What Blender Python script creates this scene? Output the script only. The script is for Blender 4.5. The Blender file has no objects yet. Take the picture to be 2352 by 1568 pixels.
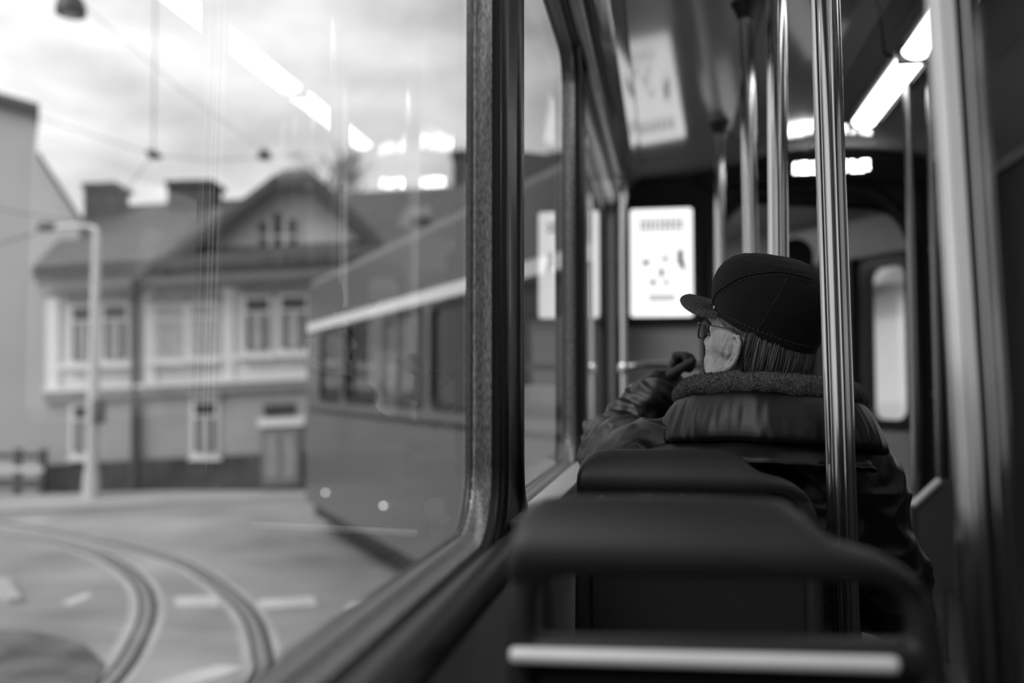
import bpy, bmesh, math, random
import numpy as np
from mathutils import Vector, Matrix, noise, Euler
random.seed(7)
SC = bpy.context.scene
COL = SC.collection
RAD = math.radians
# ------------------------------------------------------------------ camera
CZ = 1.05                       # lens height above the tram floor (floor = z 0)
YAW, PITCH, FPX = RAD(9.57), RAD(2.75), 2100.0
cam = bpy.data.cameras.new('camera')
cam.sensor_width = 36.0
cam.lens = FPX / 2352 * 36.0
cam.clip_start = 0.02
cam.dof.use_dof = True
cam.dof.focus_distance = 1.72
cam.dof.aperture_fstop = 1.4
cam_o = bpy.data.objects.new('camera', cam)
COL.objects.link(cam_o)
cam_o.location = (0, 0, CZ)
cam_o.rotation_euler = (RAD(90) + PITCH, 0, YAW)
SC.camera = cam_o
# ------------------------------------------------------------------ world: bright overcast sky
SC.view_settings.view_transform = 'Standard'
SC.view_settings.look = 'None'
SC.view_settings.gamma = 1.0
SC.view_settings.use_curve_mapping = False
SC.view_settings.exposure = 0.4
W = bpy.data.worlds.new('overcast_sky')
SC.world = W
W.use_nodes = True
nt = W.node_tree
bg = nt.nodes['Background']
tc = nt.nodes.new('ShaderNodeTexCoord')
mp = nt.nodes.new('ShaderNodeMapping')
mp.inputs['Scale'].default_value = (1.0, 1.0, 2.6)
nz = nt.nodes.new('ShaderNodeTexNoise')
nz.inputs['Scale'].default_value = 5.0
nz.inputs['Detail'].default_value = 5.0
nz.inputs['Roughness'].default_value = 0.55
rp = nt.nodes.new('ShaderNodeValToRGB')
rp.color_ramp.elements[0].position = 0.33
rp.color_ramp.elements[0].color = (0.46, 0.46, 0.46, 1)
rp.color_ramp.elements[1].position = 0.66
rp.color_ramp.elements[1].color = (0.80, 0.80, 0.80, 1)
nt.links.new(tc.outputs['Generated'], mp.inputs['Vector'])
nt.links.new(mp.outputs['Vector'], nz.inputs['Vector'])
nt.links.new(nz.outputs['Fac'], rp.inputs['Fac'])
nt.links.new(rp.outputs['Color'], bg.inputs['Color'])
bg.inputs['Strength'].default_value = 1.22
# soft overcast sun
sl = bpy.data.lights.new('sun', 'SUN')
sl.energy = 2.0
sl.angle = RAD(40)
so = bpy.data.objects.new('sun', sl)
COL.objects.link(so)
so.rotation_euler = Vector((0.42, 0.50, -0.75)).to_track_quat('-Z', 'Y').to_euler()

# ------------------------------------------------------------------ measuring helpers (photo ray -> point at its own depth)
_R = Vector((math.cos(YAW), math.sin(YAW), 0))
_F = Vector((-math.sin(YAW) * math.cos(PITCH), math.cos(YAW) * math.cos(PITCH), math.sin(PITCH)))
_U = Vector((math.sin(YAW) * math.sin(PITCH), -math.cos(YAW) * math.sin(PITCH), math.cos(PITCH)))
DH = Vector((-math.sin(YAW), math.cos(YAW), 0))
def ray(px, py): return _R * ((px - 1176) / FPX) + _U * ((784 - py) / FPX) + _F
def atY(px, py, Y):
    d = ray(px, py); return Vector((0, 0, CZ)) + d * (Y / d.y)
def atZ(px, py, z):
    d = ray(px, py); return Vector((0, 0, CZ)) + d * ((z - CZ) / d.z)
def atD(px, py, D):
    d = ray(px, py); return Vector((0, 0, CZ)) + d * (D / d.dot(DH))
STREET = -0.95

# ------------------------------------------------------------------ materials
MATS = {}
def grey(name, v, rough=0.6, metal=0.0, spec=0.5, var=0.0, scale=8.0, bump=0.0, bscale=60.0, stretch=None, coat=0.0, aniso=0.0, sheen=0.0):
    m = bpy.data.materials.new(name); m.use_nodes = True
    t = m.node_tree; b = t.nodes['Principled BSDF']
    b.inputs['Base Color'].default_value = (v, v, v, 1)
    b.inputs['Roughness'].default_value = rough
    b.inputs['Metallic'].default_value = metal
    b.inputs['Specular IOR Level'].default_value = spec
    if coat: b.inputs['Coat Weight'].default_value = coat; b.inputs['Coat Roughness'].default_value = 0.08
    if sheen: b.inputs['Sheen Weight'].default_value = sheen
    c = t.nodes.new('ShaderNodeTexCoord'); mpn = t.nodes.new('ShaderNodeMapping')
    t.links.new(c.outputs['Object'], mpn.inputs['Vector'])
    if stretch: mpn.inputs['Scale'].default_value = stretch
    n = t.nodes.new('ShaderNodeTexNoise'); n.inputs['Scale'].default_value = scale; n.inputs['Detail'].default_value = 5
    t.links.new(mpn.outputs['Vector'], n.inputs['Vector'])
    mr = t.nodes.new('ShaderNodeMapRange')
    mr.inputs['From Min'].default_value = 0.3; mr.inputs['From Max'].default_value = 0.7
    mr.inputs['To Min'].default_value = max(v * (1 - var), 0); mr.inputs['To Max'].default_value = min(v * (1 + var), 1)
    t.links.new(n.outputs['Fac'], mr.inputs['Value'])
    cb = t.nodes.new('ShaderNodeCombineColor')
    for i in range(3): t.links.new(mr.outputs['Result'], cb.inputs[i])
    t.links.new(cb.outputs['Color'], b.inputs['Base Color'])
    if bump:
        n2 = t.nodes.new('ShaderNodeTexNoise'); n2.inputs['Scale'].default_value = bscale; n2.inputs['Detail'].default_value = 4
        t.links.new(mpn.outputs['Vector'], n2.inputs['Vector'])
        bp = t.nodes.new('ShaderNodeBump'); bp.inputs['Strength'].default_value = bump; bp.inputs['Distance'].default_value = 0.01
        t.links.new(n2.outputs['Fac'], bp.inputs['Height']); t.links.new(bp.outputs['Normal'], b.inputs['Normal'])
    MATS[name] = m
    if coat >= 1.0: b.inputs['IOR'].default_value = 1.8; b.inputs['Coat IOR'].default_value = 1.9
    return m
def emit(name, v, s):
    m = bpy.data.materials.new(name); m.use_nodes = True
    t = m.node_tree; b = t.nodes['Principled BSDF']
    b.inputs['Base Color'].default_value = (v, v, v, 1)
    b.inputs['Emission Color'].default_value = (1, 1, 1, 1)
    b.inputs['Emission Strength'].default_value = s
    MATS[name] = m
    return m
def glass(name, f0=0.05, tint=0.96, gain=1.0):
    m = bpy.data.materials.new(name); m.use_nodes = True
    t = m.node_tree; t.nodes.clear()
    o = t.nodes.new('ShaderNodeOutputMaterial'); mx = t.nodes.new('ShaderNodeMixShader')
    tr = t.nodes.new('ShaderNodeBsdfTransparent'); tr.inputs['Color'].default_value = (tint, tint, tint, 1)
    gl = t.nodes.new('ShaderNodeBsdfGlossy'); gl.inputs['Roughness'].default_value = 0.0
    g = t.nodes.new('ShaderNodeNewGeometry')
    dt = t.nodes.new('ShaderNodeVectorMath'); dt.operation = 'DOT_PRODUCT'
    t.links.new(g.outputs['Incoming'], dt.inputs[0]); t.links.new(g.outputs['Normal'], dt.inputs[1])
    ab = t.nodes.new('ShaderNodeMath'); ab.operation = 'ABSOLUTE'; t.links.new(dt.outputs['Value'], ab.inputs[0])
    su = t.nodes.new('ShaderNodeMath'); su.operation = 'SUBTRACT'; su.inputs[0].default_value = 1; t.links.new(ab.outputs[0], su.inputs[1])
    pw = t.nodes.new('ShaderNodeMath'); pw.operation = 'POWER'; pw.inputs[1].default_value = 5; t.links.new(su.outputs[0], pw.inputs[0])
    ma = t.nodes.new('ShaderNodeMath'); ma.operation = 'MULTIPLY_ADD'; ma.inputs[1].default_value = (1 - f0) * gain; ma.inputs[2].default_value = f0; ma.use_clamp = True
    t.links.new(pw.outputs[0], ma.inputs[0])
    t.links.new(ma.outputs[0], mx.inputs[0]); t.links.new(tr.outputs[0], mx.inputs[1]); t.links.new(gl.outputs[0], mx.inputs[2])
    t.links.new(mx.outputs[0], o.inputs[0])
    MATS[name] = m
    return m

grey('ceiling_laminate', 0.42, 0.13, spec=1.0, var=0.06, scale=3, coat=1.0)
grey('black_plastic', 0.004, 0.35, var=0.1, bump=0.05, bscale=300)
grey('dark_plastic', 0.014, 0.42, var=0.15, bump=0.06, bscale=500)
grey('seat_plastic', 0.016, 0.46, spec=0.35, var=0.12, bump=0.10, bscale=420)
grey('wall_grey', 0.06, 0.55, var=0.08, bump=0.08, bscale=500)
grey('lower_wall', 0.22, 0.6, var=0.08, bump=0.08, bscale=500)
grey('bulkhead_dark', 0.015, 0.5, var=0.1, scale=4)
grey('bulkhead_light', 0.48, 0.55, var=0.1, scale=4)
grey('rubber', 0.006, 0.5, var=0.2, bump=0.1, bscale=600)
grey('worn_aluminium', 0.34, 0.30, metal=0.7, var=0.6, scale=420, bump=0.1, bscale=300, stretch=(1, 1, 0.25))
grey('sill_metal', 0.45, 0.35, metal=0.3, var=0.12)
grey('steel', 0.56, 0.14, metal=1.0, var=0.06, scale=500, stretch=(1, 1, 0.02))
grey('steel_collar', 0.30, 0.35, metal=1.0, var=0.05)
grey('floor_lino', 0.06, 0.45, var=0.25, scale=90)
grey('fabric_black', 0.005, 0.9, var=0.3, scale=300, bump=0.2, bscale=900)
grey('bright_slat', 0.80, 0.40, metal=0.2, var=0.05)
emit('lamp_diffuser', 0.8, 4.2)
emit('screen_white', 0.8, 0.82)
emit('led_white', 0.8, 16.0)
grey('screen_ink', 0.03, 0.6)
grey('screen_ink_pale', 0.16, 0.6)
glass('window_glass', 0.06, 0.95, 1.15)
glass('spectacle_lens', 0.06, 0.97, 1.0)
grey('skin', 0.40, 0.5, spec=0.4, var=0.14, scale=30, bump=0.25, bscale=90, stretch=(1, 1, 0.5))
grey('cap_fabric', 0.0020, 0.85, spec=0.3, var=0.5, scale=240, bump=0.35, bscale=420, sheen=0.03)
grey('cap_brim', 0.02, 0.5, var=0.6, scale=90, bump=0.4, bscale=260)
grey('thread', 0.06, 0.8)
grey('jacket_fabric', 0.0035, 0.40, spec=0.4, var=0.2, scale=120, bump=0.12, bscale=700)
grey('fleece', 0.08, 0.95, var=0.4, scale=200, bump=0.6, bscale=260)
hm_ = grey('hair_grey', 0.10, 0.45)
_t = hm_.node_tree; _g = _t.nodes.new('ShaderNodeNewGeometry'); _r = _t.nodes.new('ShaderNodeValToRGB')
_r.color_ramp.elements[0].color = (0.006, 0.006, 0.006, 1); _r.color_ramp.elements[1].color = (0.16, 0.16, 0.16, 1)
_t.links.new(_g.outputs['Random Per Island'], _r.inputs['Fac']); _t.links.new(_r.outputs['Color'], _t.nodes['Principled BSDF'].inputs['Base Color'])
grey('frame_metal', 0.04, 0.3, metal=0.6)
grey('glove', 0.006, 0.7, var=0.3, scale=80, bump=0.2, bscale=200)
grey('trousers', 0.015, 0.8, var=0.2)
grey('shoe_leather', 0.012, 0.35)
grey('eye_white', 0.6, 0.2)
grey('eye_dark', 0.02, 0.1)
# outdoors
grey('asphalt', 0.24, 0.8, var=0.35, scale=0.55, bump=0.2, bscale=40)
grey('pavement', 0.33, 0.85, var=0.12, scale=1.2)
grey('grass_verge', 0.09, 0.9, var=0.5, scale=3)
grey('road_paint', 0.44, 0.7, var=0.15, scale=4)
grey('rail_steel', 0.45, 0.3, metal=0.7, var=0.1)
grey('rail_groove', 0.05, 0.7)
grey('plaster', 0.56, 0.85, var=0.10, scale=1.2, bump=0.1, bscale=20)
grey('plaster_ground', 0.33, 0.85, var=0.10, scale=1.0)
grey('plaster_trim', 0.66, 0.8, var=0.06)
grey('cornice', 0.24, 0.8, var=0.15)
grey('plinth_stone', 0.06, 0.9, var=0.4, scale=2.5)
grey('roof_tile', 0.075, 0.8, var=0.25, scale=2.5, bump=0.3, bscale=12)
grey('fascia', 0.07, 0.8)
grey('chimney_brick', 0.085, 0.9, var=0.25, scale=5)
grey('window_frame_white', 0.62, 0.6)
grey('pane_dark', 0.02, 0.08, spec=0.6)
grey('curtain', 0.38, 0.9, var=0.15, scale=6)
grey('door_wood', 0.16, 0.7, var=0.15)
grey('neighbour_wall', 0.38, 0.85, var=0.07, scale=0.6)
grey('galvanised', 0.52, 0.5, metal=0.3, var=0.08)
grey('wire_dark', 0.05, 0.5)
grey('bark', 0.06, 0.9, var=0.3)
grey('tram_body', 0.12, 0.35, var=0.06, coat=0.3)
grey('tram_stripe', 0.75, 0.35)
grey('tram_dark', 0.010, 0.35, spec=0.5)
grey('tram_roof', 0.13, 0.6, var=0.1)
grey('bellows_rubber', 0.03, 0.6, var=0.2)
grey('bellows_inner', 0.05, 0.6, var=0.15)
grey('interior_pale', 0.5, 0.4, var=0.06)
emit('marker_lamp', 0.8, 4.0)

# ------------------------------------------------------------------ object helpers
def link(name, me, mat=None, parent=None, smooth=False, angle=None):
    if mat is not None:
        me.materials.clear(); me.materials.append(MATS[mat] if isinstance(mat, str) else mat)
    if smooth:
        for p in me.polygons: p.use_smooth = True
        if angle is not None: me.set_sharp_from_angle(angle=RAD(angle))
    o = bpy.data.objects.new(name, me); COL.objects.link(o)
    if parent is not None: o.parent = parent
    return o
def tag(o, label=None, cat=None, group=None, kind=None):
    if label: o['label'] = label
    if cat: o['category'] = cat
    if group: o['group'] = group
    if kind: o['kind'] = kind
    return o
def empty(name, loc=(0, 0, 0), rz=0.0, parent=None):
    o = bpy.data.objects.new(name, None); COL.objects.link(o)
    o.location = loc; o.rotation_euler = (0, 0, rz); o.empty_display_size = 0.1
    if parent is not None: o.parent = parent
    return o
def copy_tree(o, parent=None):
    c = o.copy(); COL.objects.link(c); c.parent = parent
    for ch in list(o.children): copy_tree(ch, c)
    return c
class MB:
    def __init__(s): s.v = []; s.f = []
    def add(s, vs, fs):
        k = len(s.v); s.v += [tuple(x) for x in vs]; s.f += [tuple(i + k for i in q) for q in fs]; return s
    def box(s, x0, x1, y0, y1, z0, z1, M=None):
        vs = [Vector((x, y, z)) for z in (z0, z1) for y in (y0, y1) for x in (x0, x1)]
        if M is not None: vs = [M @ v for v in vs]
        return s.add(vs, [(0, 2, 3, 1), (4, 5, 7, 6), (0, 1, 5, 4), (2, 6, 7, 3), (0, 4, 6, 2), (1, 3, 7, 5)])
    def tube(s, pts, r, n=10, closed=False, caps=True, prof=None, up=None):
        pts = [Vector(p) for p in pts]; m = len(pts)
        rs = r if isinstance(r, (list, tuple)) else [r] * m
        T = []
        for i in range(m):
            a = pts[(i - 1) % m] if (closed or i > 0) else pts[i]
            b = pts[(i + 1) % m] if (closed or i < m - 1) else pts[i]
            d = (b - a); T.append(d.normalized() if d.length > 1e-9 else Vector((0, 0, 1)))
        nrm = up.copy() if up is not None else (Vector((0, 0, 1)) if abs(T[0].z) < 0.9 else Vector((1, 0, 0)))
        vs = []
        for i in range(m):
            nrm = (nrm - T[i] * nrm.dot(T[i]))
            if nrm.length < 1e-6: nrm = T[i].orthogonal()
            nrm.normalize(); bn = T[i].cross(nrm)
            for j in range(n):
                a = 2 * math.pi * j / n
                k = prof(a) if prof else 1.0
                vs.append(pts[i] + (nrm * math.cos(a) + bn * math.sin(a)) * rs[i] * k)
        fs = []
        mm = m if closed else m - 1
        for i in range(mm):
            for j in range(n):
                a = i * n + j; b = i * n + (j + 1) % n; c = ((i + 1) % m) * n + (j + 1) % n; d = ((i + 1) % m) * n + j
                fs.append((a, b, c, d))
        if caps and not closed:
            fs.append(tuple(reversed(range(n)))); fs.append(tuple(range((m - 1) * n, m * n)))
        return s.add(vs, fs)
    def capsule(s, p0, p1, r0, r1, n=16):
        p0 = Vector(p0); p1 = Vector(p1); d = (p1 - p0).normalized()
        pts = []; rs = []
        for k in range(5):
            a = math.pi / 2 * (1 - k / 4.0); pts.append(p0 - d * r0 * math.sin(a)); rs.append(max(r0 * math.cos(a), r0 * 0.03))
        for k in range(1, 5):
            pts.append(p0.lerp(p1, k / 5.0)); rs.append(r0 + (r1 - r0) * k / 5.0)
        for k in range(5):
            a = math.pi / 2 * k / 4.0; pts.append(p1 + d * r1 * math.sin(a)); rs.append(max(r1 * math.cos(a), r1 * 0.03))
        return s.tube(pts, rs, n)
    def ell(s, c, r, M=None, nu=20, nv=12):
        c = Vector(c); vs = []; fs = []
        for i in range(nv + 1):
            t = math.pi * i / nv
            t = min(max(t, 0.02), math.pi - 0.02)
            for j in range(nu):
                a = 2 * math.pi * j / nu
                p = Vector((r[0] * math.sin(t) * math.cos(a), r[1] * math.sin(t) * math.sin(a), r[2] * math.cos(t)))
                if M is not None: p = M @ p
                vs.append(c + p)
        for i in range(nv):
            for j in range(nu):
                fs.append((i * nu + j, (i + 1) * nu + j, (i + 1) * nu + (j + 1) % nu, i * nu + (j + 1) % nu))
        fs.append(tuple(range(nu))); fs.append(tuple(reversed(range(nv * nu, nv * nu + nu))))
        return s.add(vs, fs)
    def grid(s, rows, closed_u=False):
        n = len(rows[0]); vs = [p for r in rows for p in r]; fs = []
        for i in range(len(rows) - 1):
            for j in range(n if closed_u else n - 1):
                fs.append((i * n + j, i * n + (j + 1) % n, (i + 1) * n + (j + 1) % n, (i + 1) * n + j))
        return s.add(vs, fs)
    def prism(s, poly, f0, f1):
        """poly: 2d points; f0/f1 map (a,b) to the near and the far face"""
        n = len(poly); vs = [f0(*p) for p in poly] + [f1(*p) for p in poly]
        fs = [tuple(range(n)), tuple(reversed(range(n, 2 * n)))]
        for i in range(n): fs.append((i, i + n, (i + 1) % n + n, (i + 1) % n))
        return s.add(vs, fs)
    def mesh(s, name='m', fix=True):
        me = bpy.data.meshes.new(name); me.from_pydata([tuple(v) for v in s.v], [], s.f); me.update()
        if fix:
            b = bmesh.new(); b.from_mesh(me); bmesh.ops.recalc_face_normals(b, faces=b.faces); b.to_mesh(me); b.free()
        return me
    def build(s, name, mat, parent=None, smooth=False, angle=40, bevel=0.0, fix=True):
        o = link(name, s.mesh(name, fix), mat, parent, smooth, angle if smooth else None)
        if bevel:
            md = o.modifiers.new('bevel', 'BEVEL'); md.width = bevel; md.segments = 2; md.limit_method = 'ANGLE'
        return o
def bx(name, mat, x0, x1, y0, y1, z0, z1, parent=None, bevel=0.0, M=None):
    return MB().box(x0, x1, y0, y1, z0, z1, M).build(name, mat, parent, bevel=bevel)
def evalmesh(o):
    bpy.context.view_layer.update()
    dg = bpy.context.evaluated_depsgraph_get()
    me = bpy.data.meshes.new_from_object(o.evaluated_get(dg), depsgraph=dg)
    return me
def rrect(a0, a1, b0, b1, r, n=8):
    P = []
    for (ca, cb, s0) in ((a1 - r, b1 - r, 0), (a0 + r, b1 - r, 90), (a0 + r, b0 + r, 180), (a1 - r, b0 + r, 270)):
        for k in range(n + 1):
            t = RAD(s0 + 90 * k / n); P.append((ca + r * math.cos(t), cb + r * math.sin(t)))
    return P
def plate(loops, half, bevel, M):
    """filled 2d plate with holes, rounded edges, thickness 2*half; M maps the plate's xy(z) to the world"""
    cu = bpy.data.curves.new('plate', 'CURVE'); cu.dimensions = '2D'; cu.fill_mode = 'BOTH'
    cu.extrude = max(half - bevel, 0.0); cu.bevel_depth = bevel; cu.bevel_resolution = 3; cu.offset = -bevel
    for L in loops:
        sp = cu.splines.new('POLY'); sp.points.add(len(L) - 1)
        for i, p in enumerate(L): sp.points[i].co = (p[0], p[1], 0, 1)
        sp.use_cyclic_u = True
    o = bpy.data.objects.new('plate', cu); COL.objects.link(o)
    me = evalmesh(o)
    bpy.data.objects.remove(o); bpy.data.curves.remove(cu)
    me.transform(M)
    b = bmesh.new(); b.from_mesh(me); bmesh.ops.remove_doubles(b, verts=b.verts, dist=1e-5)
    bmesh.ops.recalc_face_normals(b, faces=b.faces); b.to_mesh(me); b.free()
    return me
# plate axes -> world: (a,b,c)->(c+X, a, b)  [side walls]   and (a,b,c)->(a, c+Y, b)  [cross walls]
def M_side(X): return Matrix(((0, 0, 1, X), (1, 0, 0, 0), (0, 1, 0, 0), (0, 0, 0, 1)))
def M_cross(Y): return Matrix(((1, 0, 0, 0), (0, 0, -1, Y), (0, 1, 0, 0), (0, 0, 0, 1)))
def ring(path, prof, f):
    """sweep profile [(offset outward, c)] round a closed 2d path; f maps (a,b,c) to 3d"""
    n = len(path); P = [Vector(p) for p in path]; N = []
    ctr = sum(P, Vector((0, 0))) / n
    for i in range(n):
        t = P[(i + 1) % n] - P[i - 1]; nn = Vector((t.y, -t.x)).normalized()
        if nn.dot(P[i] - ctr) < 0: nn = -nn
        N.append(nn)
    mb = MB()
    rows = [[f(*(P[i] + N[i] * off), c) for i in range(n)] for off, c in prof]
    mb.grid(rows + [rows[0]], closed_u=True)
    return mb
def fuse(mb, voxel, smooth=6):
    me = mb.mesh('fuse'); o = bpy.data.objects.new('fuse', me); COL.objects.link(o)
    md = o.modifiers.new('r', 'REMESH'); md.mode = 'VOXEL'; md.voxel_size = voxel
    if smooth:
        sm = o.modifiers.new('s', 'SMOOTH'); sm.factor = 0.5; sm.iterations = smooth
    r = evalmesh(o); bpy.data.objects.remove(o); bpy.data.meshes.remove(me)
    return r
def displace(me, fn):
    n = len(me.vertices)
    nr = [v.normal.copy() for v in me.vertices]
    for i in range(n):
        me.vertices[i].co += nr[i] * fn(me.vertices[i].co, nr[i])
    me.update()

# ================================================================== THE CAR BODY (setting)
XL, XR = -0.250, 1.745            # inner faces of the side walls
XG = -0.289                       # plane of the left panes
Y0, Y1 = -2.6, 5.355
fl = MB(); fl.box(XL - 0.08, XR + 0.08, Y0, Y1 + 0.02, -0.10, 0.0)
tag(fl.build('floor', 'floor_lino'), kind='structure')
for k in range(9):   # anti-slip ribs in the aisle
    rb = bx('floor_rib', 'floor_lino', 0.50 + k * 0.05, 0.512 + k * 0.05, 1.2, Y1, 0.0, 0.006, parent=bpy.data.objects['floor'])

# ceiling: shallow vault in long panels
prof = [(-0.20, 2.16), (-0.19, 2.205), (-0.165, 2.24), (-0.12, 2.252), (0.10, 2.268), (0.32, 2.284), (0.44, 2.308), (0.56, 2.342), (0.68, 2.365), (0.80, 2.376), (1.0, 2.376), (1.16, 2.365), (1.30, 2.34), (1.46, 2.30), (1.60, 2.26), (1.70, 2.21), (1.72, 2.16)]
ceil_root = empty('ceiling'); tag(ceil_root, kind='structure')
segs = [(0, 3), (3, 5), (5, 9), (9, 12), (12, 16)]
for (a, b) in segs:
    mb = MB()
    low = prof[a:b + 1]
    def ext(y): return [Vector((x, y, z)) for x, z in low] + [Vector((x, y, z + 0.03)) for x, z in reversed(low)]
    g = 0.002
    lo = list(low); lo[0] = (lo[0][0] + g, lo[0][1]); lo[-1] = (lo[-1][0] - g, lo[-1][1])
    A = [Vector((x, Y0, z)) for x, z in lo] + [Vector((x, Y0, z + 0.03)) for x, z in reversed(lo)]
    B = [Vector((p.x, Y1, p.z)) for p in A]
    mb.grid([A, B], closed_u=True); n = len(A); mb.f.append(tuple(range(n))); mb.f.append(tuple(reversed(range(n, 2 * n))))
    mb.build('ceiling_panel', 'ceiling_laminate', ceil_root, smooth=True, angle=35)
bx('roof_shell', 'black_plastic', -0.36, 1.86, Y0, Y1, 2.42, 2.47, parent=ceil_root)

# window openings of the left wall (y0, y1), z and corner radius
ZB, ZT, RC = 0.835, 2.03, 0.09
WINS = [(-0.80, 1.372), (1.650, 2.70), (2.93, 4.90)]
outer = [(Y0, 0.0), (Y1, 0.0), (Y1, 2.42), (Y0, 2.42)]
holes = [rrect(a, b, ZB, ZT, RC) for a, b in WINS]
# structural skin of the wall, panes sit in its openings
wl = link('wall_left', plate([outer] + holes, 0.006, 0.0, M_side(-0.2975)), 'black_plastic')
tag(wl, kind='structure')
# inner lining: black pillar skin at XL, with the openings a little wider
holes2 = [rrect(a - 0.020, b + 0.020, ZB - 0.022, ZT + 0.022, RC + 0.02) for a, b in WINS]
link('pillar_lining', plate([[(Y0, 0.79), (Y1, 0.79), (Y1, 2.12), (Y0, 2.12)]] + holes2, 0.014, 0.003, M_side(-0.267)), 'black_plastic', wl)
# grey lower panel with a rounded ledge
bx('lower_panel', 'lower_wall', -0.30, -0.215, Y0, Y1, 0.0, 0.785, parent=wl, bevel=0.006)
mb = MB(); mb.tube([(-0.232, Y0, 0.80), (-0.232, Y1, 0.80)], 0.026, 14); mb.build('sill_ledge', 'dark_plastic', wl, smooth=True)
bx('sill_ledge_top', 'sill_metal', -0.262, -0.205, 1.48, Y1, 0.815, 0.829, parent=wl, bevel=0.005)
# header above the windows: grey rail, black channel
mb = MB(); mb.tube([(-0.235, Y0, 2.085), (-0.235, Y1, 2.085)], 0.022, 12); mb.build('header_rail', 'sill_metal', wl, smooth=True)
bx('header_channel', 'black_plastic', -0.262, -0.20, Y0, Y1, 2.11, 2.20, parent=wl)
fside = lambda a, b, c: Vector((c, a, b))
for i, (a, b) in enumerate(WINS):
    w = empty('window_%d' % (i + 1), (XG, (a + b) / 2, ZB)); tag(w, kind='structure')
    inv = Matrix.Translation(-w.location)
    def put(mb, name, mat, **k):
        me = mb.mesh(name); me.transform(inv); return link(name, me, mat, w, **k)
    pth = rrect(a, b, ZB, ZT, RC, 10)
    put(ring(pth, [(0.0, XG - 0.004), (0.001, XG + 0.006), (0.010, XL - 0.022), (0.016, XL - 0.016), (0.020, XL - 0.018), (0.022, XG - 0.004)], fside), 'trim_ring', 'worn_aluminium', smooth=True, angle=50)
    put(ring(pth, [(0.017, XL - 0.018), (0.020, XL - 0.008), (0.026, XL - 0.004), (0.032, XL - 0.008), (0.034, XL - 0.018)], fside), 'rubber_gasket', 'rubber', smooth=True, angle=60)
    put(ring(pth, [(0.033, XL - 0.016), (0.036, XL - 0.001), (0.060, XL + 0.004), (0.085, XL + 0.002), (0.098, XL - 0.006), (0.100, XL - 0.018)], fside), 'surround', 'black_plastic', smooth=True, angle=70)
    # the pane: single sheet of laminated glass, with its own thickness
    me = plate([rrect(a - 0.004, b + 0.004, ZB - 0.004, ZT + 0.004, RC)], 0.0, 0.0, M_side(XG)); me.transform(inv)
    link('pane', me, 'window_glass', w)

# right wall with wide windows (it stays outside the frame, its daylight does not)
holesR = [rrect(a, b, 0.90, 2.0, 0.09) for a, b in ((0.25, 1.75), (3.0, 4.6))]
wr = link('wall_right', plate([outer] + holesR, 0.03, 0.0, M_side(XR + 0.03)), 'wall_grey'); tag(wr, kind='structure')
for i, (a, b) in enumerate(((0.25, 1.75), (3.0, 4.6))):
    w = empty('window_%d' % (i + 4), (XR + 0.03, (a + b) / 2, 0.9)); tag(w, kind='structure')
    inv = Matrix.Translation(-w.location)
    pth = rrect(a, b, 0.90, 2.0, 0.09)
    me = ring(pth, [(-0.008, XR - 0.01), (0.03, XR - 0.01), (0.03, XR + 0.02), (-0.008, XR + 0.02)], fside).mesh('f'); me.transform(inv)
    link('window_gasket', me, 'rubber', w)
    me = plate([pth], 0.0, 0.0, M_side(XR + 0.035)); me.transform(inv); link('pane', me, 'window_glass', w)
# doorway with two leaves between the right-hand windows is plain dark lining here
tag(bx('wall_rear', 'wall_grey', -0.33, 1.82, Y0 - 0.06, Y0, 0.0, 2.45), kind='structure')

# ------------------------------------------------------------------ front bulkhead with the arched gangway
AX0, AX1, AZT, AR = 0.285, 1.345, 2.155, 0.34
def arch(x0, x1, zt, r, z0=0.0, n=12):
    P = [(x0, z0), (x1, z0), (x1, zt - r)]
    for k in range(1, n + 1):
        t = RAD(90 * k / n); P.append((x1 - r + r * math.cos(t), zt - r + r * 0.62 * math.sin(t) + r * 0.38 * math.sin(t) ** 2))
    for k in range(n, 0, -1):
        t = RAD(90 * k / n); P.append((x0 + r - r * math.cos(t), zt - r + r * 0.62 * math.sin(t) + r * 0.38 * math.sin(t) ** 2))
    P.append((x0, zt - r))
    return P
wf = link('wall_front', plate([[(-0.30, -0.02), (1.80, -0.02), (1.80, 2.42), (-0.30, 2.42)], arch(AX0, AX1, AZT, AR, 0.001)], 0.04, 0.008, M_cross(Y1 + 0.04)), 'bulkhead_dark')
tag(wf, kind='structure')
bx('lower_facing', 'bulkhead_light', -0.24, 0.20, Y1 - 0.02, Y1 + 0.005, 0.02, 1.40, parent=wf, bevel=0.006)
bx('header_box', 'tram_dark', 0.20, 1.70, Y1 - 0.05, Y1 + 0.01, 2.185, 2.372, parent=wf, bevel=0.008)
# rounded lip round the arch
pth = arch(AX0, AX1, AZT, AR, 0.02)
ring(pth, [(0.0, Y1 - 0.02), (0.03, Y1 - 0.028), (0.05, Y1 - 0.01), (0.05, Y1 + 0.03), (0.0, Y1 + 0.03)], lambda a, b, c: Vector((a, c, b))).build('arch_lip', 'dark_plastic', wf, smooth=True, angle=60)
# corner panel right of the arch
bx('corner_panel', 'bulkhead_dark', 1.42, 1.745, Y1 - 0.07, Y1 + 0.005, 0.0, 2.2, parent=wf, bevel=0.01)

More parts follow.
